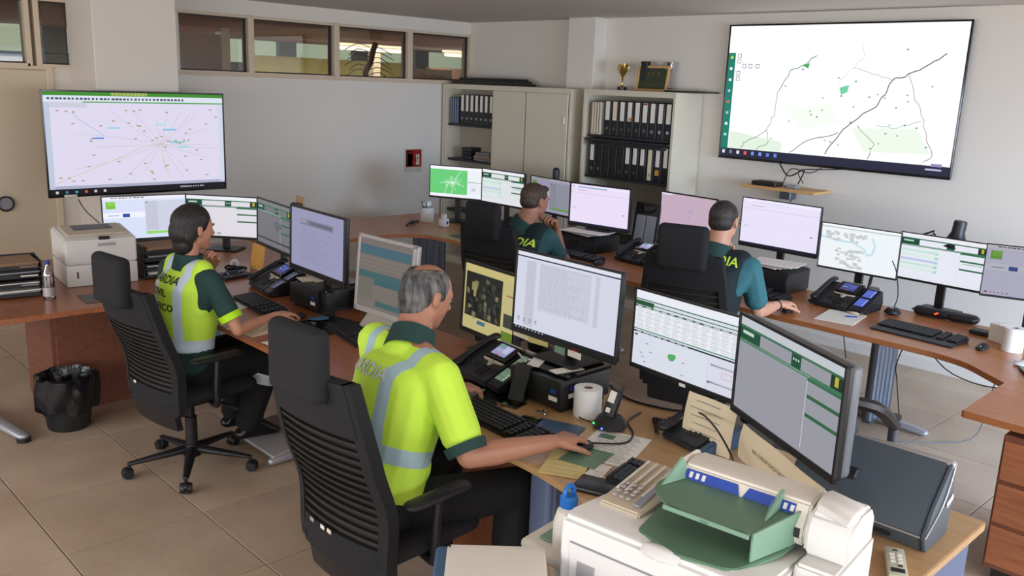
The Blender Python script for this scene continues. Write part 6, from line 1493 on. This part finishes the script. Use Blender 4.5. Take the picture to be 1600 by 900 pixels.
t = thing('white_box', 'small white carton left of the paper roll at the right edge', 'box', (5.16, 1.46, Z), radians(-20)); B().box((0, 0, .05), (.07, .10, .10), bev=.003).build('carton', 'paper', t); B().box((0, 0, .1005), (.068, .012, .001)).build('flap', 'cream_plastic', t)
t = thing('crumpled_tissue', 'white folded tissue at the right edge of the wall desk', 'tissue', (4.80, 1.22, Z), radians(-30)); B().hull([((0, 0, .008), (.07, .05, .008)), ((.03, .01, .015), (.04, .03, .008))], 3).build('fold', 'tissue', t); B().box((.02, -.05, .006), (.06, .03, .01), bev=.003).build('dark_edge', 'charcoal', t)
t = thing('smartphone', 'smartphone lying flat at the right edge of the wall desk', 'phone', (4.66, 1.16, Z), radians(-60)); B().box((0, 0, .006), (.075, .155, .010), bev=.003, seg=2).build('case', 'black_plastic', t); B().box((0, 0, .0115), (.068, .145, .001)).build('screen', 'tray_green_light', t)
t = thing('dark_speaker', 'black upright speaker under the rightmost monitor', 'speaker', (5.30, 1.12, Z), radians(-70)); B().box((0, 0, .10), (.20, .10, .20), bev=.006).build('case', 'black_plastic', t); B().box((-.04, -.052, .13), (.04, .003, .02)).build('badge', 'silver_plastic', t)

# ================================================================== THE WOMAN'S DESK
for k, (x, y, lab) in enumerate(((1.33, 5.45, 'stack of black paper trays at the left edge beside the bottle'), (2.26, 5.50, 'stack of dark paper trays behind the woman\'s chair headrest'))):
    t = thing('paper_tray_stack', lab, 'trays', (x, y, Z), radians(-8))
    for i in range(4):
        z = .012 + .052 * i; b = B(T(0, 0, z)); b.box((0, 0, 0), (.33, .26, .006)); 
        for s in (-1, 1): b.box((s * .162, 0, .02), (.006, .26, .04), bev=.002)
        b.box((0, .128, .02), (.33, .006, .04)); b.box((0, -.128, .008), (.30, .005, .02), bev=.002); tr = b.build('tray', 'black_plastic', t)
        for q in range(3): B(T(0, 0, z + .010 + .009 * q) @ R('Z', 3 * q - 2)).box((0, -.006, 0), (.29, .245, .007)).build('sheets', ['charcoal', 'grey_plastic', 'paper'][(i + q) % 3] if i < 3 else 'cardboard', tr)
t = thing('water_bottle', 'clear plastic water bottle beside the laser printer', 'bottle', (1.48, 5.22, Z))
B().lathe((0, 0, 0), [(0, 0), (.03, 0), (.033, .008), (.031, .03), (.033, .05), (.031, .07), (.033, .09), (.031, .11), (.033, .13), (.030, .15), (.013, .19), (.012, .20), (0, .20)], 28).build('bottle_body', 'bottle_glass', t)
B().lathe((0, 0, .198), [(0, 0), (.0145, 0), (.0145, .02), (0, .02)], 18).build('cap', 'blue_ink', t); B().lathe((0, 0, .02), [(.0335, 0), (.0335, .05)], 28).build('label', 'silver_plastic', t)
sheet('mouse_pad', 'black mouse pad on the printer desk edge', 1.74, 5.10, radians(-5), .26, .22, 'leather_black', 'pad')
t = thing('cork_panel', 'small orange cork panel on a cream frame beside the leftmost front monitor', 'panel', (2.29, 6.29, Z), radians(-22))
B().box((0, 0, .19), (.24, .02, .36), bev=.003).build('frame', 'cream_plastic', t); B().box((.03, -.012, .20), (.15, .004, .30)).build('cork', 'cork', t); B().box((.04, -.015, .17), (.09, .003, .18)).build('note', 'cream_paper', t); B().box((0, .03, .006), (.24, .12, .012)).build('foot', 'cream_plastic', t)
t = thing('scatter_tray', 'small dark stationery tray with pens near the woman\'s hand', 'tray', (2.56, 5.20, Z), radians(10))
B().box((0, 0, .01), (.22, .16, .018), bev=.004).build('tray', 'charcoal', t)
for k in range(7): B(T(-.08 + .025 * k, .01 * (k % 3), .025 + .003 * (k % 2)) @ R('Z', 35 * k)).cyl((-.05, 0, 0), (.05, 0, 0), .004, n=6).build('pen', ['ink', 'blue_ink', 'silver_plastic', 'black_plastic'][k % 4], t)
t = thing('tape_dispenser', 'glossy black tape dispenser behind the stationery tray', 'dispenser', (2.66, 5.36, Z), radians(-40)); B().hull([((-.04, 0, .02), (.03, .03, .02)), ((.05, 0, .015), (.03, .025, .015))], 3).build('base', 'gloss_black', t); B(T(0, 0, .045) @ R('X', 90)).lathe((0, 0, -.01), [(.014, 0), (.032, 0), (.032, .02), (.014, .02), (.014, 0)], 20).build('tape', 'silver_plastic', t)
t = thing('blue_holder', 'blue plastic card holder among the stationery', 'holder', (2.42, 5.35, Z), radians(25)); B().box((0, 0, .02), (.12, .05, .035), bev=.004).build('holder', 'blue_ink', t); B().box((0, .01, .04), (.09, .006, .02)).build('cards', 'paper', t)
sheet('desk_paper', 'loose white sheets beside the woman\'s keyboard', 2.20, 4.52, radians(-70), .22, .28, 'paper', lines=8); sheet('desk_paper', 'pale printed sheet under the woman\'s forearm', 2.14, 4.02, radians(-80), .22, .30, 'cream_paper', lines=8)
sheet('desk_paper', 'white folded sheet at the desk edge left of the nearest headrest', 2.10, 3.70, radians(-85), .16, .20, 'paper', z=Z + .004); sheet('clear_sheet', 'see through mat in front of the second keyboard', 2.40, 3.86, radians(-80), .30, .34, 'clear_sheet', 'mat', z=Z + .002)
t = thing('blue_cloth', 'small blue cloth near the woman\'s fingertips', 'cloth', (2.44, 3.98, Z + .004), radians(-30)); B().hull([((0, 0, .004), (.06, .035, .004)), ((.02, .01, .010), (.03, .02, .004))], 3).build('fold', 'blue_cloth', t)
for k in range(6): sheet('paper_stack_sheet', ['bottom', 'second', 'third', 'fourth', 'fifth', 'top'][k] + ' sheet of the loose pile before the silver framed monitor', 2.60 + .012 * k, 3.60 + .02 * k, radians(-75 + 6 * k), .21, .28, ['cream_paper', 'paper'][k % 2], z=Z + .001 + .005 * k, group='loose pile before the silver monitor')
t = thing('handheld_radio', 'upright black handheld radio beside the woman\'s small computer', 'radio', (2.52, 4.00, Z)); B().box((0, 0, .07), (.055, .035, .14), bev=.006, seg=2).build('case', 'black_plastic', t); B().cyl((.015, 0, .14), (.015, 0, .25), .006, .004, n=8).build('antenna', 'black_plastic', t); B().ball((-.015, 0, .143), .008, 1).build('knob', 'chrome', t)
t = thing('dark_cup', 'dark teal round tub right of the woman\'s small computer', 'tub', (2.78, 4.00, Z)); B().lathe((0, 0, 0), [(0, 0), (.06, 0), (.068, .11), (.063, .11), (.055, .01), (0, .01)], 24).build('tub', 'dark_green_cloth', t); B().lathe((0, 0, .108), [(.0, .0), (.070, 0), (.070, .008), (0, .01)], 24).build('lid', 'grey_plastic', t)
t = thing('sticky_sheet', 'orange yellow note sheet leaning under the steeply angled monitor', 'note', (2.78, 5.30, Z), radians(-70)); B(R('X', -12)).box((0, 0, .09), (.11, .003, .17)).build('sheet', 'cork', t); B().box((0, .03, .005), (.11, .06, .008)).build('base', 'cream_paper', t)
# dark blocks (computer towers) under and behind the desks
t = thing('computer_tower', 'dark computer tower standing behind the nearest monitors', 'computer', (3.08, 1.62, 0)); B().box((0, 0, .36), (.42, .18, .70), bev=.006).build('case', 'black_plastic', t); B().box((-.212, 0, .40), (.004, .15, .5)).build('front', 'gloss_black', t)
t = thing('footrest', 'grey tilted footrest under the woman\'s shoes', 'footrest', (2.26, 4.12, 0), radians(0))
b = B(R('Y', 0)); b.add([], []); b.build('x', 'charcoal', t) if False else None
b = B(); b.box((0, 0, .075), (.30, .44, .02), bev=.006, rot=R('Y', -9)); b.build('plate', 'silver_plastic', t)
b = B()
for s in (-1, 1): b.hull([((-.15, s * .21, .030), .018), ((.13, s * .21, .030), .018)])
b.build('side_rail', 'grey_plastic', t, kind='stuff') if False else None
for s in (-1, 1): B().hull([((-.15, s * .205, .030), .020), ((.13, s * .205, .030), .020), ((.10, s * .205, .07), .015)]).build('side_rail', 'light_grey_metal', t)
t = thing('waste_bin', 'black waste bin lined with a crumpled plastic bag', 'bin', (1.50, 5.12, 0))
B().lathe((0, 0, 0), [(0, 0), (.105, 0), (.112, .01), (.145, .30), (.138, .30), (.10, .012), (0, .012)], 36).build('tub', 'bin_plastic', t)
rb = random.Random(2); vs = []; fs = []; n = 48; prof = [(.090, .10), (.125, .27), (.142, .318), (.158, .31), (.166, .24), (.160, .15), (.155, .12)]
for i in range(n):
    a = 2 * pi * i / n
    for k, (r_, z_) in enumerate(prof): w_ = .010 * sin(a * 7 + k) + .006 * sin(a * 13 + 2 * k) + .004 * rb.random(); vs.append(((r_ + w_ * (k > 0)) * cos(a), (r_ + w_ * (k > 0)) * sin(a), z_ + (.012 * sin(a * 5) if k in (0, 5, 6) else 0)))
m7 = len(prof)
for i in range(n):
    for k in range(m7 - 1): j = (i + 1) % n; fs.append((i * m7 + k, j * m7 + k, j * m7 + k + 1, i * m7 + k + 1))
B().add(vs, fs).build('bag', 'bag_plastic', t, smooth=50)
